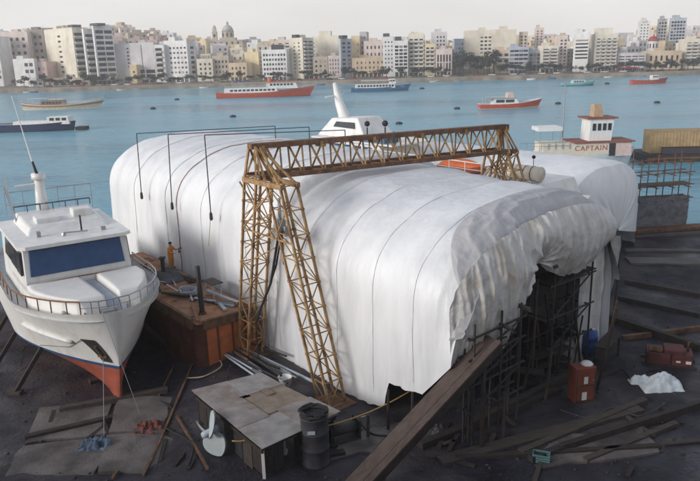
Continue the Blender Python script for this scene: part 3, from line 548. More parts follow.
# red passenger launch
r, L = boat('passenger_launch', 'orange red passenger launch with white cabin in mid harbour', 'launch', 479, 543, 108, R(3))
H = Hull(L, 4.6, 1.45, bow=1.35, stern=.1, tw=.8, rake=1.6)
H.build(r, [('boot_stripe', 0, .33, mat('cream_boot', (.5, .38, .28), .6)), ('hull', .33, .93, redh), ('gunwale', .93, 1, white)], white, .25)
sal = cabin(r, 'cabin', white, 4.0, 12.2, 3.7, 1.2, 3.0, 1.2, .2); side_windows(sal, 4.6, 10.6, 2, 3.7, 2.25, .85, fr=.86)
MB().b2(1.4, 11.2, -2, 2, 3.0, 3.14).build('roof', greyp, r); MB().bar((1.6, -1.8, 1.2), (1.6, -1.8, 3), .05).bar((1.6, 1.8, 1.2), (1.6, 1.8, 3), .05).bar((2.9, -1.8, 1.2), (2.9, -1.8, 3), .05).build('roof_post', white, r)
cabin(r, 'wheelhouse', mat('pinkish_white', (.62, .48, .44), .6), 8.4, 10.6, 2.4, 3.14, 4.7, .4, .1)
rail(r, H.edge(.72, .99, 5, -1), .5, white, .035); rail(r, [(1.6 + i, -1.8, 3.14) for i in range(7)], .5, white, .03)
# teal launch
r, L = boat('motor_launch', 'pale teal cabin launch lying off the white banded tower', 'launch', 562, 595, 85.5, R(0))
H = Hull(L, 4.2, 1.2, bow=1.1, tw=.8, rake=1.2); H.build(r, [('boot_stripe', 0, .45, mat('dark_teal', (.03, .11, .12), .6)), ('hull', .45, 1, mat('teal_hull', (.22, .42, .44), .5))], white)
sal = cabin(r, 'cabin', mat('pale_teal', (.40, .54, .56), .5), 4.5, 11.5, 3.2, 1, 2.6, .9, .3); side_windows(sal, 5.2, 10, 4, 3.2, 1.9, .6)
MB().bar((8, 0, 2.6), (8, 0, 4.4), .06).build('mast', white, r)
# red fishing boat
r, L = boat('fishing_boat', 'red hulled fishing boat with pale gear on deck at the right end of the harbour', 'fishing boat', 631, 668, 83.5, R(2))
H = Hull(L, 5, 1.6, bow=1.2, stern=.4, tw=.7, rake=1.2); H.build(r, [('hull', 0, .85, redh), ('gunwale', .85, 1, mat('dark_red', (.3, .06, .05), .6))], wood)
wh = cabin(r, 'wheelhouse', white, 9.5, 13, 3, 1.4, 3.9, .3, .1); side_windows(wh, 9.8, 12.6, 3, 3, 3.2, .7)
MB().bar((6, 0, 1.5), (6, 0, 6), .09).bar((6, 0, 5), (2, 0, 3.2), .07).build('mast', greyp, r); MB().box((4.2, 0, 1.7), (3, 2.2, .9)).box((7.6, 0, 1.7), (1.6, 2.4, 1)).build('deck_gear', greyp, r)
rail(r, H.edge(.1, .95, 9, -1), .6, white, .05)
# wooden schooner, left
r, L = boat('wooden_boat', 'slender varnished wooden boat with a white waterline off the left shore', 'boat', 24, 106, 109, R(1.5))
H = Hull(L, 6.2, 1.7, bow=1.8, stern=1.0, tw=.45, rake=3.5)
H.build(r, [('boot_stripe', 0, .3, cream), ('hull', .3, .62, mat('cream_hull', (.55, .50, .42), .5)), ('sheer_strake', .62, .86, mat('varnish', (.36, .17, .07), .4)), ('gunwale', .86, 1, cream)], teak, .3)
dh = cabin(r, 'deckhouse', mat('varnish_house', (.25, .15, .10), .5), 7, 16, 3.4, 1.4, 3.2, .5, .2); side_windows(dh, 7.5, 15, 6, 3.4, 2.5, .6)
MB().b2(2.5, 9.5, -2, 2, 4.1, 4.22).build('awning', mat('blue_white_awning', (.48, .56, .60), .7), r); MB().bar((2.7, -1.8, 1.4), (2.7, -1.8, 4.1), .05).bar((9.3, -1.8, 1.4), (9.3, -1.8, 4.1), .05).bar((2.7, 1.8, 1.4), (2.7, 1.8, 4.1), .05).build('awning_post', white, r)
MB().b2(10, 15.5, -1.7, 1.7, 3.7, 3.82).build('awning', cream, r); MB().bar((12.5, 0, 3), (12.5, 0, 7.5), .09).build('mast', teak, r); rail(r, H.edge(.5, .98, 9, -1), .55, white, .04)
# dark blue work boat, left
r, L = boat('work_boat', 'dark blue work boat with a long white coaming at the left edge', 'work boat', -12, 77, 131, 0)
H = Hull(L, 6, 1.9, bow=.5, tw=.9, rake=.8, pw=3); H.build(r, [('boot_stripe', 0, .3, dark), ('hull', .3, 1, mat('navy_hull', (.035, .05, .12), .6, .2, dirt=(.08, .07, .08)))], greyp, .2)
cabin(r, 'coaming', white, 7.5, 16.5, 3.6, 1.7, 2.6, .1, .1); wh = cabin(r, 'wheelhouse', white, 16.3, 22, 3.4, 1.7, 3.6, .3, .1); side_windows(wh, 16.8, 21.5, 3, 3.4, 3.0, .7)
MB().box((24.5, 0, .5), (2.6, 3, .8)).build('tyre_fender', blk, r); MB().bar((10, 0, 2), (10, 0, 5.5), .07).build('mast', greyp, r)
# buoys and small tenders
BU = MB().lathe([(.1, -.4), (.8, -.3), (1., .2), (.9, .6), (.35, .8), (.3, .85)], 10)
bme = BU.mesh('mooring_buoy', dark, True)
for px, py in ((233, 117), (153, 109), (177, 100), (422, 89), (657, 103), (558, 104), (457, 109), (399, 124), (607, 84)):
    p = at(px, py, 0); o = put('mooring_buoy', bme, None, (p.x, p.y, 0)); k = .55 + p.y / 500; o.scale = (k, k, k * .8); tag(o, 'small dark mooring buoy afloat in the harbour', 'buoy', 'dark mooring buoys')
for i, (px, py) in enumerate(((30, 92), (44, 91), (120, 90), (140, 89), (205, 87), (318, 84), (428, 81.5), (452, 81), (525, 79.5), (547, 79), (608, 78), (640, 77))):
    p = at(px, py, 0); t = thing('rowing_boat', 'small open boat moored against the far sea wall', 'boat', (p.x, SH - 4 - i % 3, 0), rt2.uniform(-.3, .3), 'small boats moored by the far sea wall')
    H = Hull(5.2, 1.9, .7, bow=.4, stern=.1, tw=.6, rake=.5, draft=-.2); H.build(t, [('hull', 0, 1, [white, blueh, cream, greyp][i % 4])], wood, .2, 10)
# ------------------------------------------------------------------ boat with red lettering, wheelhouse
r = thing('workboat', 'white boat with red roof edges and CAPTAIN lettered on its deckhouse', 'boat', aty(512, 160, 100), R(3)); r.location.z = 0
L = aty(630, 160, 100).x - aty(512, 160, 100).x
def zy(py, Y=100): return aty(590, py, Y).z
r.location.z = 1.1; H = Hull(L + 1, 5, .9, draft=-1.6, bow=.8, tw=.85, rake=1.2, pw=3); H.build(r, [('hull', 0, 1, white)], greyp, .15)
kx = L / 118.
c1 = cabin(r, 'deckhouse', cream, 26 * kx, 110 * kx, 4.2, .8, 2.75, .1, .1, 1); c2 = cabin(r, 'aft_house', mat('pinkish_white', (.62, .48, .44), .6), 98 * kx, 115 * kx, 4.3, .7, 2.7, .1, .1, 1)
MB().b2(92 * kx, 98 * kx, -2.2, -2.1, .8, 2.6).build('doorway', dark, r)
MB().b2(56 * kx, 117 * kx, -2.4, 2.4, 2.75, 2.93).build('roof', mat('red_brown_edge', (.25, .08, .06), .7), r)
wh = cabin(r, 'wheelhouse', white, 72 * kx, 95 * kx, 3.2, 2.93, 6.1, -.3, .15, 1); side_windows(wh, 74.5 * kx, 95 * kx, 4, 3.25, 4.95, 1.0, 1, .62)
front_windows(wh, 95.9 * kx, 2.8, 3, 4.95, 1.0)
MB().b2(69 * kx, 100 * kx, -1.9, 1.9, 6.1, 6.3).build('wheelhouse_roof', mat('red_brown_edge', (.25, .08, .06), .7), r)
cabin(r, 'funnel', mat('tan_canvas', (.42, .30, .20), .8), 78 * kx, 88 * kx, 1.6, 6.3, 8.1, .3, .1, .8)
MB().b2(22 * kx, 46 * kx, -1.6, 1.6, 4.55, 5.1).build('canopy', white, r); MB().bar((24 * kx, -1.5, .9), (24 * kx, -1.5, 4.6), .05).bar((44 * kx, -1.5, .9), (44 * kx, -1.5, 4.6), .05).bar((24 * kx, 1.5, .9), (24 * kx, 1.5, 4.6), .05).bar((44 * kx, 1.5, .9), (44 * kx, 1.5, 4.6), .05).build('canopy_post', steel, r)
MB().tube([(50 * kx, 0, .9), (50 * kx, 0, 11.6)], .13, 6, .07).bar((50 * kx, -.6, 9), (50 * kx, .6, 9), .05).build('mast', greyp, r)
rail(r, [(3 * kx + i * 7 * kx, -2.2, 2.0) for i in range(8)], 1.0, greyp, .06)
fc = bpy.data.curves.new('lettering', 'FONT'); fc.body = 'CAPTAIN'; fc.size = 1.05; fc.extrude = .02; fc.align_x = 'CENTER'; fc.space_character = 1.15
fo = bpy.data.objects.new('lettering', fc); C.objects.link(fo)
dg = bpy.context.evaluated_depsgraph_get(); me = bpy.data.meshes.new_from_object(fo.evaluated_get(dg)); bpy.data.objects.remove(fo)
me.materials.clear(); me.materials.append(mat('red_letters', (.42, .10, .06), .6))
fo = put('lettering', me, c1, (74 * kx, -2.12, 1.65)); fo.rotation_euler = (PI / 2, 0, 0)

# ------------------------------------------------------------------ big white yacht lying beyond the shelter
def S2(name, label, cat, s, t, z=0., rz=0.): return thing(name, label, cat, W(s, t, z), TH + rz)
r = S2('motor_yacht', 'large white motor yacht with radar mast behind the main wrapped shelter', 'yacht', -25, 20.2, .9)
H = Hull(33, 6, 5.4, bow=1.6, stern=.2, tw=.85, rake=3, draft=0, flare=.5); H.build(r, [('bottom', 0, .2, antif), ('hull', .2, 1, white)], teak, .4)
z0 = 5.0
m1 = cabin(r, 'main_deckhouse', white, 2, 31.5, 5.0, z0, 7.6, 1.2, .4); side_windows(m1, 3.5, 24, 9, 5.0, 6.6, .9)
m2 = cabin(r, 'bridge_deck', white, 6.4, 16.5, 4.6, 7.6, 9.0, 1.6, .6); side_windows(m2, 7.5, 14.5, 5, 4.6, 8.45, .5, m=mat('blue_tinted_glass', (.03, .09, .16), .2))
MB().b2(6.3, 17, -2.5, 2.5, 9.0, 9.12).build('flybridge_deck', white, r)
fb = MB().add([(6, -1.6, 9.12), (13, -1.8, 9.12), (13, 1.8, 9.12), (6, 1.6, 9.12), (7.6, -1.1, 10.7), (11.4, -1.3, 10.9), (11.4, 1.3, 10.9), (7.6, 1.1, 10.7)], [(3, 2, 1, 0), (4, 5, 6, 7), (0, 1, 5, 4), (1, 2, 6, 5), (2, 3, 7, 6), (3, 0, 4, 7)]).build('flybridge', white, r, bev=.1)
MB().add([(8.2, -1.42, 10.0), (11.4, -1.62, 10.0), (11.2, -1.45, 10.5), (8.5, -1.27, 10.45)], [(0, 1, 2, 3)]).add([(8.2, -1.44, 10.0), (11.4, -1.64, 10.0), (11.2, -1.47, 10.5), (8.5, -1.29, 10.45)], [(3, 2, 1, 0)]).build('flybridge_window', glass, fb)
MB().tube([(8.4, 0, 10.2), (7.0, .3, 11.9), (5.9, .7, 13.6)], .6, 8, .2).tube([(7.2, -1.4, 12.5), (5.6, 2.0, 12.6)], .07, 5).build('raked_mast', white, r, True)
MB().tube([(12.8, -1.4, 9.1), (12.8, -1.4, 10.2)], .06, 5).ball((12.8, -1.4, 10.5), .24, 10).build('searchlight', blk, r, True)
MB().tube([(14.6, -1.0, 9.1), (14.6, -1.0, 10.3)], .06, 5).ball((14.6, -1.0, 10.6), .26, 10).build('searchlight', blk, r, True)
MB().tube([(16.5, -1.8, 9.1), (16.5, -1.8, 9.9)], .04, 5).ball((16.5, -1.8, 10.0), .13, 8).build('searchlight', blk, r, True)
MB().b2(11.5, 15.8, -2.2, -.6, 9.14, 9.5).build('seat_cover', mat('blue_seat', (.05, .12, .22), .7), r)
rail(r, [(14 + i * 1.5, -2.4, 7.6) for i in range(9)], 1., white, .04)
# things on its deck: rafts, orange dinghy
def canister(x, y, lb):
    p = W(-25 + x, 20.2 + y, .9 + 7.62); t = thing('life_raft_canister', lb, 'life raft', p, TH, None)
    MB().tube([(-.85, 0, .55), (-.8, 0, .55), (-.78, 0, .55), (.78, 0, .55), (.8, 0, .55), (.85, 0, .55)], .5, 12).build('canister', cream, t, True); MB().b2(-.6, -.45, -.5, .5, 0, .14).b2(.45, .6, -.5, .5, 0, .14).build('cradle', steel, t)
    MB().tube([(-.3, 0, .55), (-.25, 0, .55)], .515, 12).tube([(.25, 0, .55), (.3, 0, .55)], .515, 12).build('strap', blk, t)
    MB().bar((.0, .3, 1.), (0, .3, 1.55), .03).ball((0, .3, 1.6), .13, 8).build('lamp', blk, t)
canister(29.2, -1.2, 'cream life raft canister on the yacht deck nearest the shelter end'); canister(27.3, -1.2, 'cream life raft canister second from the shelter end')
t = S2('orange_dinghy', 'bright orange covered dinghy on the yacht deck under the truss', 'dinghy', -1.9, 19.2, 8.52)
MB().grid(lambda u, v: Vector((-1.9 + 3.8 * u, (math.cos(PI * v)) * 0.8 * math.sin(PI * min(1, .25 + u * .75)) ** .5, .15 + .75 * math.sin(PI * v) * (.6 + .4 * math.sin(PI * u)))), 14, 10).build('cover', orange2, t, True)
MB().tube([(-1.9, .75, .2), (0, .85, .2), (1.2, .7, .22), (2.0, 0, .3), (1.2, -.7, .22), (0, -.85, .2), (-1.9, -.75, .2)], .22, 8).build('tube', mat('dull_red_tube', (.30, .08, .04), .7), t, True)

# ------------------------------------------------------------------ main shelter
G = 1.0
def sec(k, Wd, hw, ht, zb=G, t0=0.):
    if k < .25: return t0, zb + (G + hw - zb) * k / .25
    if k > .75: return t0 + Wd, zb + (G + hw - zb) * (1 - k) / .25
    th = PI * (k - .25) / .5; e = 2 / 2.4; cx, sx = math.cos(th), math.sin(th)
    return t0 + Wd / 2 - Wd / 2 * math.copysign(abs(cx) ** e, cx), G + hw + (ht - hw) * abs(sx) ** e
sh = thing('wrapped_shelter', 'huge white shrink wrapped tunnel shelter standing in the middle of the yard', 'shelter', O, TH)
def wrap_disp(s, t, z, seed=0.):
    d = .10 * fbm(s * .35, t * .3 + z * .12, seed, 3) + .05 * fbm(s * 1.5, t * .5 + z * .25, seed + 4, 3) + .022 * abs(fbm(s * 3.2 + z * .5, z * .5 + t * .4, seed + 9, 2))
    return d
def outward(t, z, Wd):
    d = Vector((0, t - Wd / 2, (z - 5.5) * 1.0)); return d.normalized()
def far_fn(u, k):
    s = -26.2 + 28.8 * u; q = min(1, max(0, (-20.5 - s) / 5.7)); wf = max(.03, (1 - q ** 2.6) ** .5); hf = 1 - .25 * q ** 2
    t, z = sec(k, 14, 6.3, 10.3, .15); t = 7 + (t - 7) * wf; z = .15 + (z - .15) * hf
    rib = -.13 * abs(math.sin(PI * (s + 1.2) / 2.6)) ** .8
    o = outward(t, z, 14); d = wrap_disp(s, t, z) + rib
    fold = .13 * fbm(s * 2.0 + .25 * z, z * .1, 31, 3) * (1 - sstep(3, 9.5, z))
    p = Vector((s, t, z)) + o * (d + fold - 2.6 * max(0, (s - 1.7) / .9) ** 1.5 * (1 if z > 2 else .2)); return p
MB().grid(far_fn, 170, 80).build('far_cover', cover_m, sh, True)
HEM = [(st(px, py, 0)[0], st(px, py, 0)[2]) for px, py in ((262, 345), (330, 391), (384, 408))]
h2 = [(st(px, py, 0)[0], st(px, py, 0)[2]) for px, py in ((388, 384), (421, 396), (440, 378), (455, 364), (462, 350))]
HEM = [(1.0, 1.0)] + HEM + h2
def hem(s):
    if s <= HEM[0][0]: return HEM[0][1]
    for (a, za), (b_, zb) in zip(HEM, HEM[1:]):
        if s <= b_: return za + (zb - za) * (s - a) / max(1e-6, b_ - a)
    return HEM[-1][1]
NW, NHW, NHT = 14.8, 5.5, 9.4
def nht(s): return NHT + .40 * (1 - sstep(1.5, 13, s))
def send(t): return 14.5 - .1 * t
def near_s(u, t): return 1.5 + (send(t) - 1.5) * u
def near_fn(u, k):
    t, z = sec(k, NW, NHW, NHT, 1.0, -.06); s = near_s(u, t); t, z = sec(k, NW, NHW, nht(s), 1.0, -.06)
    if k < .25: z = hem(s) + (G + NHW - hem(s)) * k / .25
    o = outward(t, z, NW); rib = -.12 * abs(math.sin(PI * (s - 2) / 2.5)) ** .7 + .08 * fbm(s * 2.0 + .2 * z, z * .1, 41, 3) * (1 - sstep(2, 7, z))
    roll = -.9 * max(0, (s - (send(t) - 1.6)) / 1.6) ** 2.2 * sstep(G + NHW - 2, G + NHW + 1.5, z)
    return Vector((s, t, z)) + o * (wrap_disp(s, t, z, 7) + rib + roll)
MB().grid(near_fn, 150, 80).build('near_cover', cover_m, sh, True)
MB().tube([far_fn(16.2 / 28.8, .02 + .9 * i / 60) + outward(*far_fn(16.2 / 28.8, .02 + .9 * i / 60)[1:], 14) * .04 for i in range(61)], .035, 5).build('seam_rope', mat('pinkish_rope', (.38, .28, .26), .9), sh)
# grey tarpaulin over the mouth: a band round the arch and a gathered swag
def arch_z(t):
    x = abs((t - NW / 2) / (NW / 2)); x = min(1, x); return G + NHW + (NHT - NHW) * (1 - x ** 2.4) ** (1 / 2.4)
def band_fn(u, k):
    kk = .17 + .66 * k; t, z = sec(kk, NW, NHW, NHT, 1.0, -.06); e = send(t); bw = .45 + 1.55 * sstep(.27, .42, kk) + .12 * math.sin(kk * 17); s = e + .3 - bw * (1 - u)
    if kk < .25: z = hem(s) + (G + NHW - hem(s)) * kk / .25
    roll = -.9 * max(0, (s - (e - 1.6)) / 1.6) ** 2.2 * sstep(G + NHW - 2, G + NHW + 1.5, z)
    ph = 5.5 * u * (.3 + bw / 2.2) + kk * 30 + 2.6 * fbm(s * .6, kk * 9, 6); wr = (.10 * (.6 - abs(math.sin(ph))) + .06 * (.5 - abs(fbm(s * 1.6, kk * 22, 3, 3)))) * min(1, u * 4) + .07
    return Vector((s, t, z)) + outward(t, z, NW) * (roll + wr + .05)
MB().grid(band_fn, 60, 170).build('mouth_band', tarp2_m, sh, True)
LOW = [st(px, py, k=.1, s0=14.5)[1:] for px, py in ((462, 362), (478, 358), (500, 350), (511, 331), (523, 297), (532, 269), (538, 262), (546, 270), (560, 276), (575, 273), (589, 262), (601, 248), (611, 239), (622, 233))]
LOW.sort()
def zlow(t):
    if t <= LOW[0][0]: return LOW[0][1]
    for (a, za), (b_, zb) in zip(LOW, LOW[1:]):
        if t <= b_: return za + (zb - za) * sstep(a, b_, t) if 0 else za + (zb - za) * (t - a) / max(1e-6, b_ - a)
    return LOW[-1][1]
KN = st(538, 263, k=.1, s0=14.5)[1:]
def swag_fn(u, v):
    t = .1 + (NW - .25) * u; zt = arch_z(t) - .45 * (1 - .6 * abs(2 * u - 1) ** 4); zl = zlow(t); z = zt + (zl - zt) * v
    dx, dz = t - KN[0], z - KN[1]; rr_ = math.hypot(dx, dz) + .05; an = math.atan2(dx, dz)
    ra = .20 * (.6 - abs(math.sin(an * 6.5 + 1.2 * fbm(t * .5, z * .5, 2)))) * math.exp(-((rr_ - .9) / 1.6) ** 2) * (1 - .75 * sstep(KN[0] - .2, KN[0] + 1.6, t))
    ph = t * 4.3 + 1.8 * fbm(t * .5, z * .16, 8); ve = (.17 * (.6 - abs(math.sin(ph))) + .09 * (.6 - abs(math.sin(ph * 2.3 + 1 + fbm(t, z * .3, 9))))) * (.3 + .7 * v ** .7) * (1 - math.exp(-(rr_ / 1.2) ** 2))
    sm = .09 * fbm(t * 1.1, z * .5, 12, 3) + .05 * (.5 - abs(fbm(t * 2.2, z * 1.6, 15, 2)))
    bulge = .95 * math.sin(PI * min(1, v * .82 + .12)) * (1 - .5 * math.exp(-(rr_ / 1.1) ** 2)) * (1 - abs(2 * u - 1) ** 5) - .25
    return Vector((send(t) + .1 + bulge + ra + ve + sm, t, z))
MB().grid(swag_fn, 320, 90).build('mouth_swag', tarp_m, sh, True)
I0, I1 = st(571, 262, k=.1, s0=13.0), st(613, 238, k=.1, s0=13.0); IB0, IB1 = st(574, 326, k=.1, s0=13.0), st(611, 330, k=.1, s0=13.0)
def inner_fn(u, v):
    t = I0[1] - 1.0 + (NW + .7 - I0[1]) * u; zt = min(arch_z(t) - .4, 8.6); zb = min(IB0[2], IB1[2]) + .25 * math.sin(t * 3); z = zt + (zb - zt) * v
    return Vector((14.15 - .1 * t + .13 * math.sin(t * 6 + fbm(t, z * .2, 1)) + .08 * fbm(t, z, 4), t, z))
MB().grid(inner_fn, 40, 40).build('inner_sheet', tarp_m, sh, True)
def flap_fn(u, v):
    z = 7.2 - v * (5.4 - 1.2 * u); s = send(NW) - 1.3 + (1.5 - .5 * v) * u
    return Vector((s, NW - .02 + .10 * math.sin(u * 7 + v * 3) + .12 * fbm(u * 3, z, 3) + .25 * math.sin(PI * v) * u, z))
MB().grid(flap_fn, 16, 40).build('mouth_flap', tarp_m, sh, True)
def seam(fn, u, nm='rib_seam', w_=.004):
    def sf(a, b_): p = fn(u + (a - .5) * w_, .03 + .94 * b_); return p + outward(p.y, p.z, 14) * .02
    MB().grid(sf, 2, 240).build(nm, mat('seam_tape', (.69, .70, .72), .55, .1, 2), sh, True)
for k in range(5):
    seam(near_fn, (.5 + 2.5 * k) / 12.6)
for k in (1, 3, 5, 7): seam(far_fn, (25 - 2.6 * (k - 1)) / 28.8)
MB().tube([(send(KN[0]) + .9, KN[0] - .12, KN[1]), (send(KN[0]) + 1.0, KN[0], KN[1] + .08), (send(KN[0]) + .9, KN[0] + .12, KN[1])], .09, 6).build('knot', dark, sh)
# inside: hull under refit, scaffolds
r = S2('refit_hull', 'dark hull of a boat under refit deep inside the shelter mouth', 'boat', -16, 7.2, 1.4)
H = Hull(26.5, 7.5, 4.2, bow=1.2, tw=.85, rake=2.5, draft=0, flare=.4); H.build(r, [('bottom', 0, .35, mat('dark_antifoul', (.06, .025, .03), .8)), ('hull', .35, 1, mat('primer_hull', (.05, .05, .065), .7))], darkwood)
MB().b2(4, 5, -.6, .6, -.9, .05).b2(12, 13, -.6, .6, -.9, .05).b2(20, 21, -.6, .6, -.9, .05).build('keel_block', darkwood, r)
def scaffold(name, label, pts_t, pts_s, z0, z1, lev, m=None, br=True, planks=(), ext=0.):
    t = thing(name, label, 'scaffold', W(pts_s[0], pts_t[0], z0), TH); o = Vector((pts_s[0], pts_t[0], z0)); p = MB(); q = MB(); d = MB(); m = m or dark
    for s in pts_s:
        for tt in pts_t: p.tube([Vector((s, tt, z0)) - o, Vector((s, tt, z1 + random.uniform(-.1, ext + .6))) - o], .055, 5)
    for z in lev:
        for s in pts_s: q.tube([Vector((s, pts_t[0] - .35, z)) - o, Vector((s, pts_t[-1] + .35, z + random.uniform(-.05, .12))) - o], .05, 5)
        for tt in pts_t: q.tube([Vector((pts_s[0], tt, z - .1)) - o, Vector((pts_s[-1], tt, z - .1)) - o], .05, 5)
    if br:
        for i in range(len(lev) - 1):
            d.tube([Vector((pts_s[-1], pts_t[0], lev[i])) - o, Vector((pts_s[-1], pts_t[-1], lev[i + 1])) - o], .045, 5)
    p.build('upright', m, t); q.build('ledger', m, t)
    if br: d.build('brace', m, t)
    for z in planks: MB().b2(min(pts_s), max(pts_s), pts_t[0] - .3, pts_t[-1] + .4, z, z + .05).build('plank', darkwood, t, loc=-o)
    return t
scaffold('pipe_scaffold', 'pipe scaffold under the left side of the shelter mouth', [.9, 2.6, 3.9], [14.45, 14.95], 1, 6.5, [2.6, 3.8, 5.0, 5.9], dark, ext=-.4)
scaffold('pipe_scaffold', 'pipe scaffold under the right side of the shelter mouth', [8.6, 10.3, 11.9], [12.0, 13.4], 1, 8.2, [2.6, 4.2, 5.9, 7.4], dark, planks=(5.95,))
scaffold('pipe_scaffold', 'single bay of dark pipe scaffold in the middle of the shelter mouth', [5.4, 6.6], [10.8, 12.4], 1, 7.2, [2.4, 4.0, 5.6, 7.0], dark)
# ropes draped over the shelter with weights: pole, drop, weight
def drop(pa, pb, plow, pthin, lb):
    s, _, z = st(*pa, -.45); s2 = st(*plow, -.45); e = aty(*pb, W(s, 9.5).y)
    t = thing('weighted_line', lb, 'rope', W(s, -.45, 0), TH)
    far = Vector((st(pb[0], pb[1], 9.)[0] - s, 9.45, st(pb[0], pb[1], 9.)[2]))
    MB().tube([(0, 0, z), far], .03, 5).build('pole', wire_m, t)
    MB().tube([(0, 0, z), (s2[0] - s, -.02, s2[2])], .035, 5).build('line', wire_m, t)
    MB().lathe([(.04, .5), (.09, .42), (.11, .1), (.07, 0)], 8, (s2[0] - s, -.02, s2[2] - .5)).build('weight', dark, t)
    if pthin: s3 = st(*pthin, -.45); MB().tube([(s2[0] - s, -.02, s2[2]), (s3[0] - s, -.02, s3[2])], .02, 4).build('tail', rope_m, t)
    MB().tube([far, far + Vector((0, 0, -.9))], .035, 5).build('end_peg', wire_m, t)
drop((136.5, 133.5), (275, 126), (141.5, 192), None, 'leftmost dark pole and hanging line on the white shelter')
drop((168, 134.5), (309, 127), (172, 202), None, 'middle dark pole and hanging line on the white shelter')
drop((204.5, 135), (345, 130), (211, 212), (209, 246), 'dark pole with hanging line nearest the gantry on the white shelter')

# ------------------------------------------------------------------ gantry crane
gc = thing('gantry_crane', 'rusty yellow lattice gantry crane straddling the white shelter', 'gantry crane', W(3.5, -1.2, 1), TH); go = Vector((3.5, -1.2, 1))
def V(s, t, z): return Vector((s, t, z)) - go
def lattice(b, c0, c1, n, w_=.075, faces=((0, 1), (1, 2), (2, 3), (3, 0)), x=True, hz_=True):
    P = [[c0[k].lerp(c1[k], i / n) for k in range(4)] for i in range(n + 1)]
    for i in range(n + 1):
        for a in range(4): b.box(P[i][a], (.15, .15, .12))
        for a, c in faces:
            if hz_: b.bar(P[i][a], P[i][c], w_)
            if i < n:
                if x == 2: b.bar(P[i][a], P[i + 1][c], w_); b.bar(P[i][c], P[i + 1][a], w_)
                elif (i + a) % 2: b.bar(P[i][a], P[i + 1][c], w_)
                else: b.bar(P[i][c], P[i + 1][a], w_)
def tower(c0, c1, n, x=True):
    root = MB()
    for k in range(4): root.beam(c0[k], c1[k], .11, .11)
    o = root.build('leg', rusty, gc); b = MB(); lattice(b, c0, c1, n, .046, x=x); b.build('lattice', rusty, o)
    f = MB(); cen = sum(c0, Vector()) / 4; f.box(cen + Vector((0, 0, -.05)), (1.7, 1.7, .12)); f.build('foot_plate', rustd, o); return o
def sq(s0, s1, t0, t1, z): return [V(s0, t0, z), V(s1, t0, z), V(s1, t1, z), V(s0, t1, z)]
ZB, ZT = 11.15, 12.75
for (t0, t1, ds, dz, fw_) in ((-1.65, -.7, 0., 0., 1), (15.7, 16.6, 1.0, -.35, 0)):
    tower(sq(.2 + ds, 1.15 + ds, t0, t1, 1.05), sq(2.1 + ds, 3.2 + ds, t0, t1, ZB + dz), 9)
    tower(sq(7.65 + ds * 0, 8.5 + ds * 0, t0, t1, 1.05), sq(4.1, 5.3 - .5 * (1 - fw_), t0, t1, ZB + dz), 9)
    hb = MB()
    for tt in (t0, t1): hb.beam(V(2.0 + ds, tt, ZB + dz), V(5.45 - .5 * (1 - fw_), tt, ZB + dz), .16, .24)
    # upper tower: from the head beam to the top chord
    for tt in (t0, t1):
        for sa, sb in ((2.1, 1.95), (3.2, 2.5), (4.1, 2.5), (5.3, 3.0)): hb.beam(V(sa if fw_ else 3.2 + (sa - 2.1) * .55, tt, ZB + dz), V(sb if fw_ else 3.9 + (sb - 2.2) * .3, (t0 + t1) / 2, ZT + dz), .1, .1)
    for i in range(4):
        z_ = 7.2 + i * .9; hb.bar(V(1.6 + ds + i * .1, t0, z_ - .6), V(4.6, t0, z_ + .9), .05)
    hb.bar(V(1.6 + ds, t0, ZB - 2.6), V(6.2, t0, ZB - 2.6), .07); hb.bar(V(1.6 + ds, t1, ZB - 2.6), V(6.2, t1, ZB - 2.6), .07)
    hb.bar(V(1.6 + ds, t0, ZB - .2), V(4.6 + ds, t0, ZB - 2.6), .07); hb.bar(V(4.6 + ds, t0, ZB - .2), V(1.6 + ds, t0, ZB - 2.6), .07)
    hb.build('head_frame', rusty, gc)
TA, TB, SA, SB = -1.3, 16.4, 2.2, 4.1
def ch(f, ds, z): return V(SA + (SB - SA) * f + ds, TA + (TB - TA) * f, z - .35 * f)
MB().beam(ch(0, 0, ZT), ch(1, 0, ZT), .5, .26).build('top_chord', rustd, gc)
for ds in (-.5, .75): MB().beam(ch(0, ds, ZB + .12), ch(1, ds, ZB + .12), .2, .22).build('bottom_chord', rustd, gc)
b = MB(); n = 14
for i in range(n + 1):
    f = i / n
    for ds in (-.5, .75):
        g = (i + .5) / n; e = 1 / n * .18
        if i < n:
            b.beam(ch(f, ds, ZB + .1), ch(min(1, g - e), 0, ZT), .085, .085); b.beam(ch(min(1, g + e), 0, ZT), ch((i + 1) / n, ds, ZB), .085, .085)
    b.bar(ch(f, -.5, ZB + .1), ch(f, .75, ZB + .1), .06)
    if i < n: b.bar(ch(f, -.5, ZB + .1), ch((i + 1) / n, .75, ZB + .1), .045)
b.build('web', rusty, gc)
b = MB()
for i in range(6): b.box(ch(.04 + i * .19, 0, ZT - .12), (.5, .35, .3))
b.build('gusset', rusty, gc)
ho = thing('chain_hoist', 'grey chain hoist with dark cable hanging under the gantry head', 'hoist', W(4.6, -1.3, 8.6), TH)
MB().box((0, 0, .5), (.45, .4, .7)).tube([(0, 0, .85), (0, 0, 1.9)], .09, 6).box((.3, .1, .3), (.25, .25, .5)).build('hoist_body', greyp, ho, bev=.05)
MB().tube([(-.15, 0, .2), (-.5, 0, -.8), (-1.0, -.1, -2.6), (-1.9, -.25, -4.2), (-2.3, -.3, -5.0)], .07, 6).tube([(-.05, .1, .2), (-.7, .1, -1.6), (-1.6, .1, -3.2), (-2.4, -.3, -4.9), (-2.3, -.35, -7)], .05, 6).build('cable', blk, ho)
MB().tube([(.1, 0, .2), (.12, 0, -1.4)], .05, 6).build('chain', dark, ho)

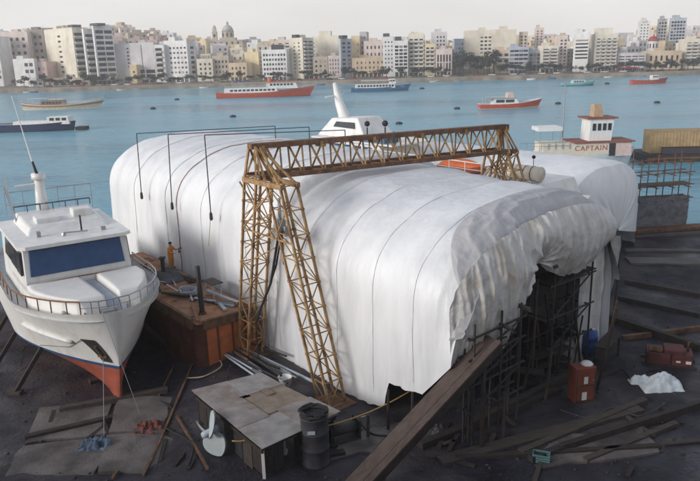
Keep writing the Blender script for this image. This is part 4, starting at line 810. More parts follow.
# ------------------------------------------------------------------ second shelter and scaffold at right
c2 = at(634, 243, 1.0); q = c2 - O; S20, T20 = q.dot(A), q.dot(B) - 10.0
s2 = thing('wrapped_shelter', 'smaller white wrapped shelter behind the mouth of the big one', 'shelter', W(S20, T20), TH)
def sec2(k): 
    a = sec(k, 10.2, 4.2, 7.5, 1.6); return a
def s2_fn(u, k):
    t, z = sec2(k); s = -21 + 21 * u; o = outward(t, z, 10.2); end = -.32 * max(0, (s + 1.1) / 1.1) ** 2
    z2 = z + (.5 * fbm(s * .6, 3, t) * (1 if k < .05 or k > .95 else 0))
    return Vector((s, t, z2)) + o * (wrap_disp(s, t, z, 17) - .07 * abs(math.sin(PI * s / 2.6)) ** .7 + end)
MB().grid(s2_fn, 90, 60).build('cover', cover_m, s2, True)
def s2_end(u, v):
    k = .03 + .94 * u; t, z = sec2(k); e = s2_fn(1, k); c = Vector((0, 5.1, 3.2)); p = e.lerp(c, v * .98); p.x += 1.1 * (1 - (1 - v) ** 3) + .16 * fbm(t * 1.6, z * .3, 5) * v ** .5; return p
MB().grid(s2_end, 80, 24).build('end_sheet', cover_m, s2, True)
def s2_hem(u, v):
    p = s2_fn(u * .2 + .8, 1.0); return Vector((p.x + .1 * fbm(u * 12, v, 1), p.y + .25 * v + .12 * fbm(u * 9, v * 3, 2), 1.9 - 1.1 * v))
MB().grid(s2_hem, 20, 6).build('loose_hem', cover_m, s2, True)
p0 = at(636, 233, 1.0); 
def free_scaffold(name, label, origin, rz, nx, dx, ny, dy, z1, lev, m, net=None):
    t = thing(name, label, 'scaffold', origin, rz); p = MB(); q = MB()
    for i in range(nx):
        for j in range(ny): p.tube([(i * dx, j * dy, 0), (i * dx, j * dy, z1 + rt2.uniform(0, .9))], .05, 5)
    for z in lev:
        for j in range(ny): q.tube([(-.4, j * dy, z), ((nx - 1) * dx + .5, j * dy, z + .1)], .05, 5)
        for i in range(nx): q.tube([(i * dx, -.3, z - .1), (i * dx, (ny - 1) * dy + .3, z - .1)], .05, 5)
    p.build('upright', m, t); q.build('ledger', m, t)
    if net: MB().grid(lambda u, v: Vector((-.1 + ((nx - 1) * dx + .2) * u, -.12 + .1 * fbm(u * 6, v * 4, 1), .3 + (net + .25 * fbm(u * 5, 1, 1)) * v)), 24, 12).build('netting', mat('dark_netting', (.15, .15, .17), .9, .25, 3), t)
    for z in lev[:2]: MB().b2(-.3, (nx - 1) * dx + .4, 0, (ny - 1) * dy, z + .08, z + .13).build('plank', wood, t)
    return t
free_scaffold('pipe_scaffold', 'tall rusty scaffold with dark netting beside the smaller shelter', (p0.x, p0.y, 1.0), R(8), 4, 1.55, 2, 1.4, 6.4, [2.9, 4.1, 5.2, 6.2], rustd, 2.9)
t = thing('steel_platform', 'dark steel platform edge at the foot of the right scaffold', 'platform', (p0.x - .9, p0.y - 1.2, 1.0), R(8)); MB().b2(0, 9, -.3, 1.0, 0, .55).build('deck', rustd, t); MB().b2(.2, 8.8, -.34, -.3, .2, .35).build('edge_plate', dark, t)
p0 = aty(646, 150, 104); t = thing('tan_container', 'tan slab sided cargo box on a dark barge at the right edge', 'container', (p0.x + .6, 104, 1.25), R(-2))
b = MB(); b.b2(0, 9.5, 0, 3, 0, 3.3)
for i in range(19): b.b2(.15 + i * .5, .35 + i * .5, -.06, 0, .15, 3.15)
b.build('body', mat('tan_paint', (.42, .30, .16), .8, .15, 1, dirt=(.2, .13, .08)), t); MB().b2(-.05, 9.55, -.08, 3.05, 3.3, 3.4).build('roof_rim', mat('tan_rim', (.36, .25, .13), .8), t)
t = thing('flat_barge', 'dark flat barge carrying the tan box by the right edge', 'barge', (p0.x - .5, 102.6, 0)); MB().b2(0, 16, 0, 7, -.3, 1.22).build('hull', dark, t); MB().b2(0, 16, -.1, 0, .5, .8).build('rubbing_strake', rustd, t)
t = thing('steel_locker', 'low dark steel locker in front of the tan box', 'locker', (p0.x + 2.2, 102.9, 1.25)); MB().b2(0, 6, 0, .9, 0, .9).build('body', mat('dark_violet_steel', (.06, .05, .06), .8), t); MB().b2(-.05, 6.05, -.05, .92, .9, .98).build('lid', dark, t)
def ground(px, py): 
    z = 1.0
    for _ in range(4): p = at(px, py, z); z = gz(p.x, p.y)
    return Vector((p.x, p.y, z))
# ------------------------------------------------------------------ barge beside the shelter
BZ = 3.55
bg = S2('work_barge', 'rusty red steel work barge moored along the shelter wall', 'barge', 0, 0)
b = MB(); b.prism([(-15.5, -3.6), (-14.6, -4.2), (-.2, -4.0), (.3, -3.6), (.3, -.35), (-15.5, -.35)], .2, BZ - .12); b.build('hull', barge_red, bg)
MB().b2(.31, .35, -3.55, -.4, .25, BZ - .5).build('end_plate', mat('barge_bright_red', (.46, .135, .05), .8, .2, 1.2, .2, 15, dirt=(.20, .06, .03), dirt_amt=.7, dscale=.9), bg)  # end plate coloured a much brighter red than the hull sides
b = MB()
for y0, y1 in ((-4.2, -4.0),): b.b2(-14.6, -.2, y0, y1, BZ - .5, BZ + .12)
b.b2(.25, .45, -3.7, -.4, BZ - .45, BZ + .05); b.build('rubbing_strake', rustd, bg)
MB().grid(lambda u, v: Vector((-15.4 + 15.7 * u, -4.05 + 3.65 * v, BZ - .1 + .05 * fbm(u * 20, v * 5, 2))), 60, 14).build('deck', mat('rusty_deck', (.34, .17, .09), .9, .35, 1.5, .4, 14, dirt=(.33, .22, .15), dirt_amt=.7, dscale=.9), bg)
b = MB()
for x in (-.9, -2.9, -5, -7.1): b.b2(x - .06, x + .06, -4.06, -3.98, .5, BZ - .5)
for y in (-2.9, -2.0, -1.2): b.b2(.35, .40, y - .05, y + .05, .6, BZ - .5)
b.build('frame_rib', barge_red, bg)
def onbarge(name, label, cat, s, t, rz=0., group=None, z=BZ - .06): return thing(name, label, cat, W(s, t, z), TH + rz, group)
rb = random.Random(3)
for i in range(16):
    s = -.6 - rb.random() * 9.5; tt = -3.4 + rb.random() * 2.6; L = rb.uniform(1.2, 3.2)
    o = MB().b2(-L / 2, L / 2, -.1, .1, 0, rb.uniform(.05, .12)).build('loose_plank', [wood, teak, wood, ltgrey][i % 4], None, loc=W(s, tt, BZ - .04 + .06 * (i % 3)), rz=TH + rb.uniform(-.7, .7)); tag(o, 'loose plank lying among the clutter on the red barge deck', 'plank', 'loose planks on the red barge')
for i in range(7):
    s = -1.5 - i * 1.05; o = MB().tube([(-.9, 0, .08), (.9, .1, .1)], .05, 6).build('steel_pipe', steel, None, loc=W(s, -2.2 + rb.uniform(-.7, .7), BZ), rz=TH + rb.uniform(-.5, .5)); tag(o, 'short pale pipe lying on the red barge deck', 'pipe', 'short pipes on the red barge')
t = onbarge('tarpaulin_heap', 'grey tarpaulin heap on the red barge near the orange worker', 'tarpaulin', -8.3, -1.6)
MB().grid(lambda u, v: Vector((-1.3 + 2.6 * u, -.8 + 1.6 * v, max(0, (.5 + .35 * fbm(u * 4, v * 4, 3)) * math.sin(PI * u) ** .6 * math.sin(PI * v) ** .6))), 22, 18).build('sheet', mat('dark_tarp', (.10, .10, .105), .8, .2, 3), t, True)
t = onbarge('hose_coil', 'tangled pale hose coil in the middle of the red barge deck', 'hose', -4.4, -2.2)
MB().tube([((.55 + .12 * math.sin(i * 1.7)) * math.cos(i * .42), (.5 + .1 * math.cos(i * 2.1)) * math.sin(i * .42), .06 + i * .004) for i in range(70)], .045, 5).build('hose', ltgrey, t, True)
t = onbarge('trestle', 'pale pipe trestle standing on the red barge', 'trestle', -3.0, -1.5)
MB().tube([(-.5, 0, 0), (-.4, 0, .9), (.4, 0, .9), (.5, 0, 0)], .04, 5).tube([(-.5, .5, 0), (-.4, .5, .9), (.4, .5, .9), (.5, .5, 0)], .04, 5).build('frame', ltgrey, t)
MB().b2(-.6, .6, -.1, .6, .9, .95).build('plank', wood, t)
t = onbarge('timber_stack', 'low stack of brown timber at the far end of the red barge', 'timber', -12.3, -2.5)
for k in range(6): MB().b2(-1.2, 1.2, -.75 + (k % 3) * .5, -.35 + (k % 3) * .5, .02 + (k // 3) * .18, .18 + (k // 3) * .18).build('baulk', teak, t, rz=rb.uniform(-.04, .04))
p = at(203, 312, BZ); t = thing('mooring_post', 'tall dark square post at the near corner of the red barge', 'post', (p.x, p.y, gz(p.x, p.y) - .1), 0)
b = MB().tube([(0, 0, 0), (-.1, .05, 5.4)], .17, 6, .14); b.build('post', dark, t); MB().tube([(-.02, 0, 2.6), (-.03, 0, 2.75)], .21, 8).build('collar', rustd, t)
p = at(164, 277, BZ); t = thing('mooring_post', 'short dark bollard post at the far side of the red barge', 'post', (p.x, p.y, BZ - .1)); MB().tube([(0, 0, 0), (0, 0, 1.35)], .13, 8).build('post', dark, t); MB().box((0, 0, 1.38), (.36, .36, .1)).build('cap', dark, t)

# ------------------------------------------------------------------ worker in orange overalls
def skinned(name, verts, edges, m, parent, lev=2):
    me = bpy.data.meshes.new(name); me.from_pydata([v[0] for v in verts], edges, []); o = bpy.data.objects.new(name, me); C.objects.link(o)
    o.modifiers.new('skin', 'SKIN'); sl = me.skin_vertices[0].data
    for i, v in enumerate(verts): sl[i].radius = (v[1], v[2] if len(v) > 2 else v[1])
    sl[0].use_root = True
    sb = o.modifiers.new('sub', 'SUBSURF'); sb.levels = sb.render_levels = lev
    bpy.context.view_layer.update(); dg = bpy.context.evaluated_depsgraph_get()
    m2 = bpy.data.meshes.new_from_object(o.evaluated_get(dg)); bpy.data.objects.remove(o)
    m2.materials.clear(); m2.materials.append(m); m2.polygons.foreach_set('use_smooth', [True] * len(m2.polygons)); return put(name, m2, parent)
wp = W(-9.9, -.66); wk = thing('person', 'person in orange overalls standing on the barge holding a tool to the shelter wall', 'person', (wp.x, wp.y, BZ - .06), TH + PI / 2 - .85)
J = [((0, 0, .96), .13, .15), ((.0, 0, 1.14), .11, .14), ((.02, 0, 1.36), .12, .165), ((.03, 0, 1.49), .05), ((.05, 0, 1.56), .075), ((.06, 0, 1.66), .09, .085), ((.05, 0, 1.73), .055),
     ((.03, .19, 1.41), .062), ((.18, .27, 1.19), .045), ((.43, .18, 1.24), .03), ((.03, -.19, 1.41), .062), ((.08, -.26, 1.15), .045), ((.30, -.20, 1.07), .03),
     ((.0, .1, .88), .095), ((.06, .12, .5), .062), ((.0, .13, .1), .042), ((.0, -.1, .88), .095), ((-.02, -.12, .5), .062), ((-.08, -.13, .1), .042),
     ((.15, .15, .045), .035), ((.07, -.15, .045), .035)]
Ed = [(0, 1), (1, 2), (2, 3), (3, 4), (4, 5), (5, 6), (2, 7), (7, 8), (8, 9), (2, 10), (10, 11), (11, 12), (0, 13), (13, 14), (14, 15), (0, 16), (16, 17), (17, 18), (15, 19), (18, 20)]
for base, wr, sgn in ((9, Vector((.43, .18, 1.24)), 1), (12, Vector((.30, -.20, 1.07)), -1)):
    pal = len(J); J.append((tuple(wr + Vector((.07, -.02 * sgn, .0))), .032, .02)); Ed.append((base, pal))
    for k in range(4):
        a = len(J); y = (-.03 + .02 * k); ln = (.07, .085, .08, .06)[k]
        J.append((tuple(wr + Vector((.10, y, .005))), .010)); J.append((tuple(wr + Vector((.10 + ln * .6, y, -.01))), .009)); J.append((tuple(wr + Vector((.09 + ln * .7, y, -.045))), .008)); Ed += [(pal, a), (a, a + 1), (a + 1, a + 2)]
    a = len(J); J.append((tuple(wr + Vector((.06, -.045 * sgn, .02))), .011)); J.append((tuple(wr + Vector((.10, -.06 * sgn, .0))), .009)); Ed += [(pal, a), (a, a + 1)]
wk.scale = (1.06, 1.06, 1.06)
body = skinned('body', J, Ed, skin, wk)
MB().ball((.15, 0, 1.655), .018, 8, (1.2, .8, 1.3)).ball((.055, .088, 1.655), .022, 8, (.8, .4, 1.2)).ball((.055, -.088, 1.655), .022, 8, (.8, .4, 1.2)).build('face_features', skin, wk, True)
MB().ball((.138, .032, 1.675), .011, 8).ball((.138, -.032, 1.675), .011, 8).box((.143, 0, 1.61), (.01, .05, .008)).build('eyes_and_mouth', hair_m, wk)
OJ = [((v[0][0], v[0][1], v[0][2]), v[1] * 1.2 + .03, (v[2] if len(v) > 2 else v[1]) * 1.15 + .03) for v in J[:3]] + [((.025, 0, 1.455), .075, .085)]
OJ += [(J[i][0], J[i][1] * 1.2 + .014) for i in (7, 8)] + [((.40, .19, 1.233), .045)] + [(J[i][0], J[i][1] * 1.2 + .014) for i in (10, 11)] + [((.28, -.205, 1.075), .045)]
OJ += [(J[i][0], J[i][1] * 1.25 + .022) for i in (13, 14, 15, 16, 17, 18)]
skinned('overalls', OJ, [(0, 1), (1, 2), (2, 3), (2, 4), (4, 5), (5, 6), (2, 7), (7, 8), (8, 9), (0, 10), (10, 11), (11, 12), (0, 13), (13, 14), (14, 15)], orange, wk)
MB().grid(lambda u, v: Vector((.045 + .108 * math.sin(PI * .56 * v) * math.cos(2 * PI * u) - .012, .098 * math.sin(PI * .56 * v) * math.sin(2 * PI * u), 1.665 + .105 * math.cos(PI * .56 * v) + (.02 * math.cos(2 * PI * u) * v))), 16, 8).build('hair', hair_m, wk, True)
for (x, y) in ((.04, .14), (-.04, -.14)): MB().tube([(x - .11, y, .05), (x - .02, y, .06), (x + .14, y + .01, .045)], .058, 8, .045).tube([(x - .05, y, .06), (x - .05, y, .2)], .062, 8).build('boot', blk, wk, True)
tl = thing('spray_tool', 'small dark hand tool held by the orange worker against the white wall', 'tool', wk.matrix_world @ Vector((0, 0, 0)), 0)
tl.location = (wp.x, wp.y, BZ - .06); tl.rotation_euler = wk.rotation_euler; tl.scale = wk.scale
MB().tube([(.50, .16, 1.13), (.52, .16, 1.32)], .025, 6).tube([(.50, .16, 1.31), (.72, .14, 1.34)], .03, 6).lathe([(.04, 0), (.05, .02), (.05, .12), (.02, .14)], 8, (.53, .16, 1.0)).build('tool_body', dark, tl)

# ------------------------------------------------------------------ motor yacht on the slip, left
YH = R(-57); hv = Vector((math.cos(YH), math.sin(YH), 0)); lv = Vector((-hv.y, hv.x, 0)); YO = Vector((-10.0, 33.4, 0)) - lv * 2.7
yt = thing('motor_yacht', 'white motor yacht with blue covered windscreen hauled out at the left', 'yacht', YO, YH)
XS = -17.
def hbd(x): d = max(0, 1.9 - x); return 3.8 * math.sqrt(max(0, 1 - (1 - min(d, 7) / 7) ** 2)) * (1 - .12 * sstep(-8, -17, x))
def zd(x): return 4.95 + .6 * sstep(-7, 1.9, x)
def hbc(x): d = max(0, 1.35 - x); return 3.55 * (1 - (1 - min(d, 8.5) / 8.5) ** 1.65)
def ypt(tau, v, sd):
    """v -1 keel, 0 chine, 1 deck"""
    k = tau ** 1.9
    if v >= 0:
        vv = v ** 1.25; xs = 1.35 + .55 * v; x = xs - (xs - XS) * k
        hb = hbc(1.35 - (1.35 - XS) * k) * (1 - vv) + hbd(1.9 - (1.9 - XS) * k) * vv; z = 2.35 + (zd(x) - 2.35) * v
    else:
        a = -v; xs = 1.35 - .55 * a; x = xs - (xs - XS) * k; hb = hbc(1.35 - (1.35 - XS) * k) * (1 - a) ** .9 + .14 * a * min(1, tau * 12); z = 2.35 - 1.95 * a
    return Vector((x, sd * hb, z))
for nm, v0, v1, m_ in (('bottom', -1, -.02, antif), ('boot_stripe', -.02, .045, mat('blue_stripe', (.03, .08, .2), .4)), ('hull', .045, .97, white), ('cap_rail', .97, 1.0, mat('white_cap', (.7, .68, .64), .4))):
    b = MB()
    for sd in (1, -1): b.grid(lambda u, w_: ypt(u, v0 + (v1 - v0) * w_, sd), 60, 10)
    b.grid(lambda u, w_: ypt(1, v0 + (v1 - v0) * w_, 1) * u + ypt(1, v0 + (v1 - v0) * w_, -1) * (1 - u), 4, 4)
    b.build(nm, m_, yt, True)
MB().b2(XS + 2, .7, -.09, .09, .18, .6).build('keel', antif, yt)
def dk(u, v): x = 1.75 - 18.6 * u ** 1.6; return Vector((x, (2 * v - 1) * hbd(x) * .97, zd(x) - .42))
MB().grid(dk, 50, 6).build('deck', mat('grey_deck', (.48, .50, .52), .6, .1), yt)
# trunk cabin pads
def pad(name, ya, yb, x0, x1, z1, m_):
    def fn(u, v):
        x = x0 + (x1 - x0) * u; hw = max(.05, min(hbd(x) - .62, 3.0)); a = max(ya, -hw); c = min(yb, hw); c = max(c, a + .02); y = a + (c - a) * v
        e = min(1, 14 * min(u * 1.0, 1 - u)) ** .5 if u > .5 else 1; e *= min(1, 22 * min(v, 1 - v) + .0) ** .5
        return Vector((x, y, zd(x) - .45 + (z1 + .12 * (1 - u)) * e))
    return MB().grid(fn, 40, 24).build(name, m_, yt, True)
padm = mat('white_vinyl_cover', (.74, .73, .71), .55, .05, 1.2, .25, 4)
pad('deck_cover', -3.2, -.10, -4.3, 1.15, 1.0, padm); pad('deck_cover', .55, 3.2, -4.3, .9, 1.0, padm); pad('walkway', -.10, .55, -4.3, 1.0, .66, ltgrey)
MB().tube([(-4.15, -2.7, 5.72), (-4.15, -.1, 5.78), (-4.15, 2.7, 5.72)], .04, 5).build('trim', teak, yt)
# wheelhouse
b = MB(); zf = 4.6; xr = -11.5
vs = [(xr, -3.1, zf), (-4.3, -2.9, zf), (-4.3, 2.7, zf), (xr, 2.8, zf), (xr, -2.98, 7.62), (-4.62, -2.78, 7.62), (-4.62, 2.55, 7.62), (xr, 2.65, 7.62)]
b.add(vs, [(3, 2, 1, 0), (4, 5, 6, 7), (0, 1, 5, 4), (1, 2, 6, 5), (2, 3, 7, 6), (3, 0, 4, 7)]); hs = b.build('wheelhouse', white, yt)
def fw(y, z): return Vector((-4.3 - .32 * (z - zf) / 3.02 + .03, y, z))
MB().add([fw(-2.62, 6.1), fw(2.3, 6.1), fw(2.2, 7.5), fw(-2.52, 7.5)] + [fw(y, z) + Vector((.05, 0, 0)) for y, z in ((-2.6, 6.12), (2.28, 6.12), (2.18, 7.48), (-2.5, 7.48))], [(4, 5, 6, 7), (0, 1, 5, 4), (1, 2, 6, 5), (2, 3, 7, 6), (3, 0, 4, 7)]).build('windscreen_cover', bluecov, hs)
for sd in (-1, 1):
    for x0, x1 in ((-6.3, -4.95), (-8.4, -6.6), (-10.8, -8.7)):
        w0 = 2.98 if sd < 0 else 2.76
        f_ = lambda o_: [(x0, sd * (w0 + o_), 6.1), (x1, sd * (w0 - .02 + o_), 6.1), (x1 - .12, sd * (w0 - .08 + o_), 7.35), (x0, sd * (w0 - .06 + o_), 7.35)]
        MB().add(f_(-.06) + f_(.04), [(0, 1, 2, 3), (7, 6, 5, 4), (1, 0, 4, 5), (2, 1, 5, 6), (3, 2, 6, 7), (0, 3, 7, 4)]).build('side_window', glass, hs)
MB().prism([(-11.8, -3.2), (-4.5, -3.08), (-4.2, -2.7), (-4.2, 2.45), (-4.5, 2.8), (-11.8, 2.85)], 7.62, 7.8, .995).build('roof', white, hs)
# flybridge coaming and fittings on the roof
MB().add([(-11.2, -2.3, 7.8), (-6.6, -2.2, 7.8), (-6.6, 2.2, 7.8), (-11.2, 2.3, 7.8), (-11.2, -2.1, 8.35), (-7.4, -1.9, 8.12), (-7.4, 1.9, 8.12), (-11.2, 2.1, 8.35)], [(4, 5, 6, 7), (0, 1, 5, 4), (1, 2, 6, 5), (2, 3, 7, 6), (3, 0, 4, 7)]).build('flybridge_coaming', white, hs, bev=.08)
MB().b2(-9.2, -8.3, .6, 1.7, 8.1, 8.62).build('seat', white, hs, bev=.08); MB().b2(-9.0, -7.9, -1.5, -.2, 8.1, 8.45).build('seat', white, hs, bev=.08)
MB().tube([(-5.9, .5, 7.8), (-5.9, .5, 8.75)], .05, 6).build('light_post', dark, hs)
MB().tube([(-5.6, -.5, 7.95), (-5.3, .7, 7.95)], .05, 6).tube([(-5.6, -.55, 7.8), (-5.6, -.5, 7.95)], .12, 8).build('horn', steel, hs)
MB().box((-6.2, -1.7, 7.95), (.3, .2, .3)).box((-5.6, 1.6, 7.9), (.2, .25, .2)).build('roof_fitting', greyp, hs)
rp = [(-10.9, -2.2 + i * .73, 8.35) for i in range(7)]; rail(hs, rp, .38, mat('blue_rail', (.10, .13, .18), .6), .05, mid=False)
rail(hs, [(-11.7, -2.5 + i * 1.0, 8.0) for i in range(6)], 1.5, steel, .03, 'aft_rail')
ms = MB().tube([(-11.2, -.55, 7.8), (-11.2, -.55, 10.2)], .42, 8, .26).build('mast', white, hs, True)
MB().tube([(-11.2, -.55, 10.2), (-11.2, -.55, 10.55)], .4, 10, .4).build('radar_dome', white, ms, True); MB().tube([(-11.2, -1.9, 9.9), (-11.2, -.2, 9.95)], .07, 6).build('radar_arm', white, ms)
MB().tube([(-11.2, -.6, 10.5), (-11.2, -.75, 11.3)], .1, 6, .06).build('light_stack', dark, ms)
MB().tube([(-11.2, -.75, 11.2), (-11.5, -1.3, 15.2)], .045, 5, .02).build('whip_aerial', white, ms)
MB().tube([(-10.5, -2.2, 7.8), (-10.9, -2.45, 10.4)], .05, 5).tube([(-10.5, -2.2, 7.8), (-10.2, -2.6, 10.1)], .04, 5).build('aerial_stay', steel, hs)
MB().b2(-13.8, -11.8, 1.6, 2.9, 4.6, 6.6).build('aft_locker', mat('varnish_house', (.25, .15, .10), .5), yt)
# bow rails: teak capped on the near side, steel round the bow
def edge(x, sd, ins=.12): return Vector((x, sd * (hbd(x) - ins), zd(x) - .02))
pts = [edge(x, -1) for x in (-9, -7.5, -6, -4.5, -3.2, -2, -.9, 0., .8, 1.3)]; rail(yt, pts, .62, teak, .045, 'teak_rail', False)
pts = [edge(x, -1) for x in (1.3, 1.6, 1.75)] + [Vector((1.85, 0, 5.55))] + [edge(x, 1) for x in (1.7, 1.3, .8, 0, -1.2, -2.6, -4.2, -6, -8)]; rail(yt, pts, .62, steel, .035, 'steel_rail', True)
for x, y in ((.9, -1.2), (.2, -2.0), (.9, .9)): MB().tube([(x, y, zd(x) - .42), (x, y, zd(x) - .1)], .08, 8).box((x, y, zd(x) - .08), (.36, .08, .08)).build('cleat', steel, yt)
MB().box((1.25, -.2, zd(1) - .22), (.5, .55, .4)).tube([(1.2, -.6, zd(1) - .1), (1.2, .25, zd(1) - .1)], .14, 8).build('windlass', greyp, yt)
# topside details: anchor pocket, fender strip
def topn(tau, v): return ypt(tau, v, -1) + Vector((.03, -.05, 0))
def patch(t0, t1, v0, v1, nm, m_, off=.03, skew=0.):
    def fn(u, w_):
        p = ypt(t0 + (t1 - t0) * u + skew * w_, v0 + (v1 - v0) * w_, -1); q_ = ypt(t0 + (t1 - t0) * u + skew * w_ + .02, v0 + (v1 - v0) * w_, -1) - p; n_ = q_.cross(Vector((0, 0, 1))).normalized(); n_ = n_ if n_.y < 0 else -n_
        return p + n_ * off
    return MB().grid(fn, 8, 8).build(nm, m_, yt)
patch(.105, .185, .10, .52, 'anchor_pocket', dark, .035, .06)
an = MB().tube([topn(.165, .22), topn(.18, .40)], .07, 6).tube([topn(.135, .2) , topn(.195, .2)], .06, 6).build('anchor', rustd, yt)
b = MB(); b.tube([topn(.30 + i * .03, .42 + .012 * i) for i in range(9)], .11, 8); b.build('fender_strip', white, yt, True)
MB().tube([topn(.24, .5), topn(.34, .28), topn(.5, .1)], .014, 4).build('bow_line', wire_m, yt)
for px, py, pz, q_ in (((97, 372), 0, 0, (104, 440)), ((131, 330), 0, 0, (142, 420))):
    g0 = ground(*q_); pl = topn(.17, .16) if px[0] < 110 else ypt(.05, 1, -1) + Vector((.05, -.05, 0)); d0 = YO + hv * pl.x + lv * pl.y + Vector((0, 0, pl.z))
    o = MB().tube([(0, 0, 0), (Vector(d0) - Vector(g0))], .016, 5).build('mooring_rope', greyp, None, loc=g0); tag(o, ('pale rope hanging from the yacht bow to the ground, under the anchor pocket' if px[0] < 110 else 'pale rope hanging from the yacht bow to the ground, clear of the stem'), 'rope')
for i, (x, sd) in enumerate(((-3.6, -1), (-6.8, -1), (-10, -1), (-3.6, 1), (-6.8, 1), (-10, 1))):
    p = ypt(((1.35 - x) / (1.35 - XS)) ** (1 / 1.9), .02, sd); wp_ = YO + hv * p.x + lv * (p.y + sd * .02)
    ft = YO + hv * p.x + lv * (p.y + sd * 1.6); z0 = gz(ft.x, ft.y); t = thing('shore_prop', 'dark timber prop holding the white yacht upright', 'prop', (ft.x, ft.y, z0), 0, 'timber props under the white yacht')
    MB().beam((0, 0, 0), (wp_.x - ft.x, wp_.y - ft.y, p.z - z0), .2, .2).build('prop', darkwood, t); MB().box((0, 0, .06), (.7, .5, .14)).build('wedge', wood, t)
for x in (-2.5, -7, -12):
    p = YO + hv * x; z0 = gz(p.x, p.y) - .25; t = thing('keel_block', 'stacked timber keel block under the white yacht', 'block', (p.x, p.y, z0), YH, 'keel blocks under the white yacht'); MB().b2(-.3, .3, -.8, .8, 0, .42).build('baulk', darkwood, t)

# ------------------------------------------------------------------ yard foreground
# plywood roofed workbench shed
Zr = 2.55; cs = [at(px, py, Zr) for px, py in ((192, 391), (259, 374), (340, 413), (262, 449))]
cen = sum(cs, Vector()) / 4; t = thing('plywood_shelter', 'low open shelter roofed with patched weathered plywood in the foreground', 'shelter', (cen.x, cen.y, gz(cen.x, cen.y)), 0); z0 = gz(cen.x, cen.y)
loc = [Vector((p.x - cen.x, p.y - cen.y, Zr - z0)) for p in cs]
def rp_(u, v, dz=0.): return loc[0].lerp(loc[1], u).lerp(loc[3].lerp(loc[2], u), v) + Vector((0, 0, dz))
def slab(b, u0, u1, v0, v1, z, th):
    vs = [rp_(u, v, z + d) for d in (0, th) for u, v in ((u0, v0), (u1, v0), (u1, v1), (u0, v1))]; b.add(vs, [(3, 2, 1, 0), (4, 5, 6, 7), (0, 1, 5, 4), (1, 2, 6, 5), (2, 3, 7, 6), (3, 0, 4, 7)])
plys = [ply, mat('brown_plywood', (.25, .20, .16), .85, .25, 2, .35, 14, dirt=(.13, .09, .06), dirt_amt=.6), mat('grey_plywood', (.31, .295, .285), .85, .2, 2, .3, 14, dirt=(.2, .16, .13), dirt_amt=.6)]
b = MB(); slab(b, .01, .99, .01, .99, -.06, .05); b.build('roof', plys[0], t)
rg = random.Random(9)
for k, (u0, u1, v0, v1) in enumerate(((0, .52, -.01, .34), (.5, 1.01, 0, .31), (-.01, .4, .33, .7), (.39, 1.0, .30, .66), (0, .55, .69, 1.01), (.54, 1.01, .65, 1.0))):
    b = MB(); slab(b, u0, u1, v0, v1, .022 * (k % 3), .022); b.build('plywood_sheet', plys[(0, 2, 0, 1, 2, 0)[k]], t)
for u, v in ((.3, .42), (.68, .3), (.75, .75)):
    b = MB(); slab(b, u, u + .1, v, v + .12, .05, .02); b.build('patch_board', plys[1], t)
for u, v in ((.05, .05), (.95, .05), (.95, .95), (.05, .95), (.5, .95), (.5, .05)):
    p = rp_(u, v); MB().beam((p.x, p.y, -.1), (p.x, p.y, p.z - .06), .12, .12).build('leg', white if (u, v) == (.05, .95) else darkwood, t)
b = MB()
for v in (.03, .97): b.beam(rp_(.02, v, -.14), rp_(.98, v, -.14), .08, .14)
for u in (.03, .97): b.beam(rp_(u, .03, -.28), rp_(u, .97, -.28), .08, .14)
b.build('frame', darkwood, t)
for (u0, v0), (u1, v1) in (((.04, .05), (.04, .96)), ((.05, .95), (.95, .95))):
    for k in range(7):
        if k in (2,): continue
        a_, c_ = rp_(u0 + (u1 - u0) * k / 7, v0 + (v1 - v0) * k / 7), rp_(u0 + (u1 - u0) * (k + .93) / 7, v0 + (v1 - v0) * (k + .93) / 7); hh_ = a_.z - .3
        MB().beam((a_.x, a_.y, hh_ / 2 + .05), (c_.x, c_.y, hh_ / 2 + .05), .03, hh_ * (.8 + .15 * (k % 3))).build('shade_board', [darkwood, dark, wood][k % 3], t)  # dark boards added to stand in for the shade beneath the roof
# propeller leaning at its left edge
pg = ground(213, 452); t = thing('ship_propeller', 'white painted ship propeller standing beside the plywood shelter', 'propeller', (pg.x, pg.y, pg.z + .95), R(-48)); pm_ = mat('pale_propeller_paint', (.50, .57, .60), .5, .08, 2, dirt=(.35, .36, .36))
MB().tube([(0, .3, 0), (0, .1, 0), (0, -.3, 0), (0, -.42, 0)], .2, 12, .13).build('hub', pm_, t, True)
for k, a0 in enumerate((R(70), R(190), R(-52))):
    def bf(u, v):
        r_ = .12 + .95 * u; w_ = .46 * math.sin(PI * min(1, .16 + u * .84)) ** .6 + .02; a = (v - .5) * 2; y = -.12 + .62 * a * w_ * (1 - .4 * u) + .12 * u; x = r_; z = a * w_
        return Vector((x * math.cos(a0) - z * math.sin(a0), y, x * math.sin(a0) + z * math.cos(a0)))
    b = MB().grid(bf, 14, 10); n_ = len(b.v); vs = [v + Vector((0, .05, 0)) for v in b.v]; b.add(vs, [tuple(reversed(f)) for f in b.f]); b.build('blade', pm_, t, True)
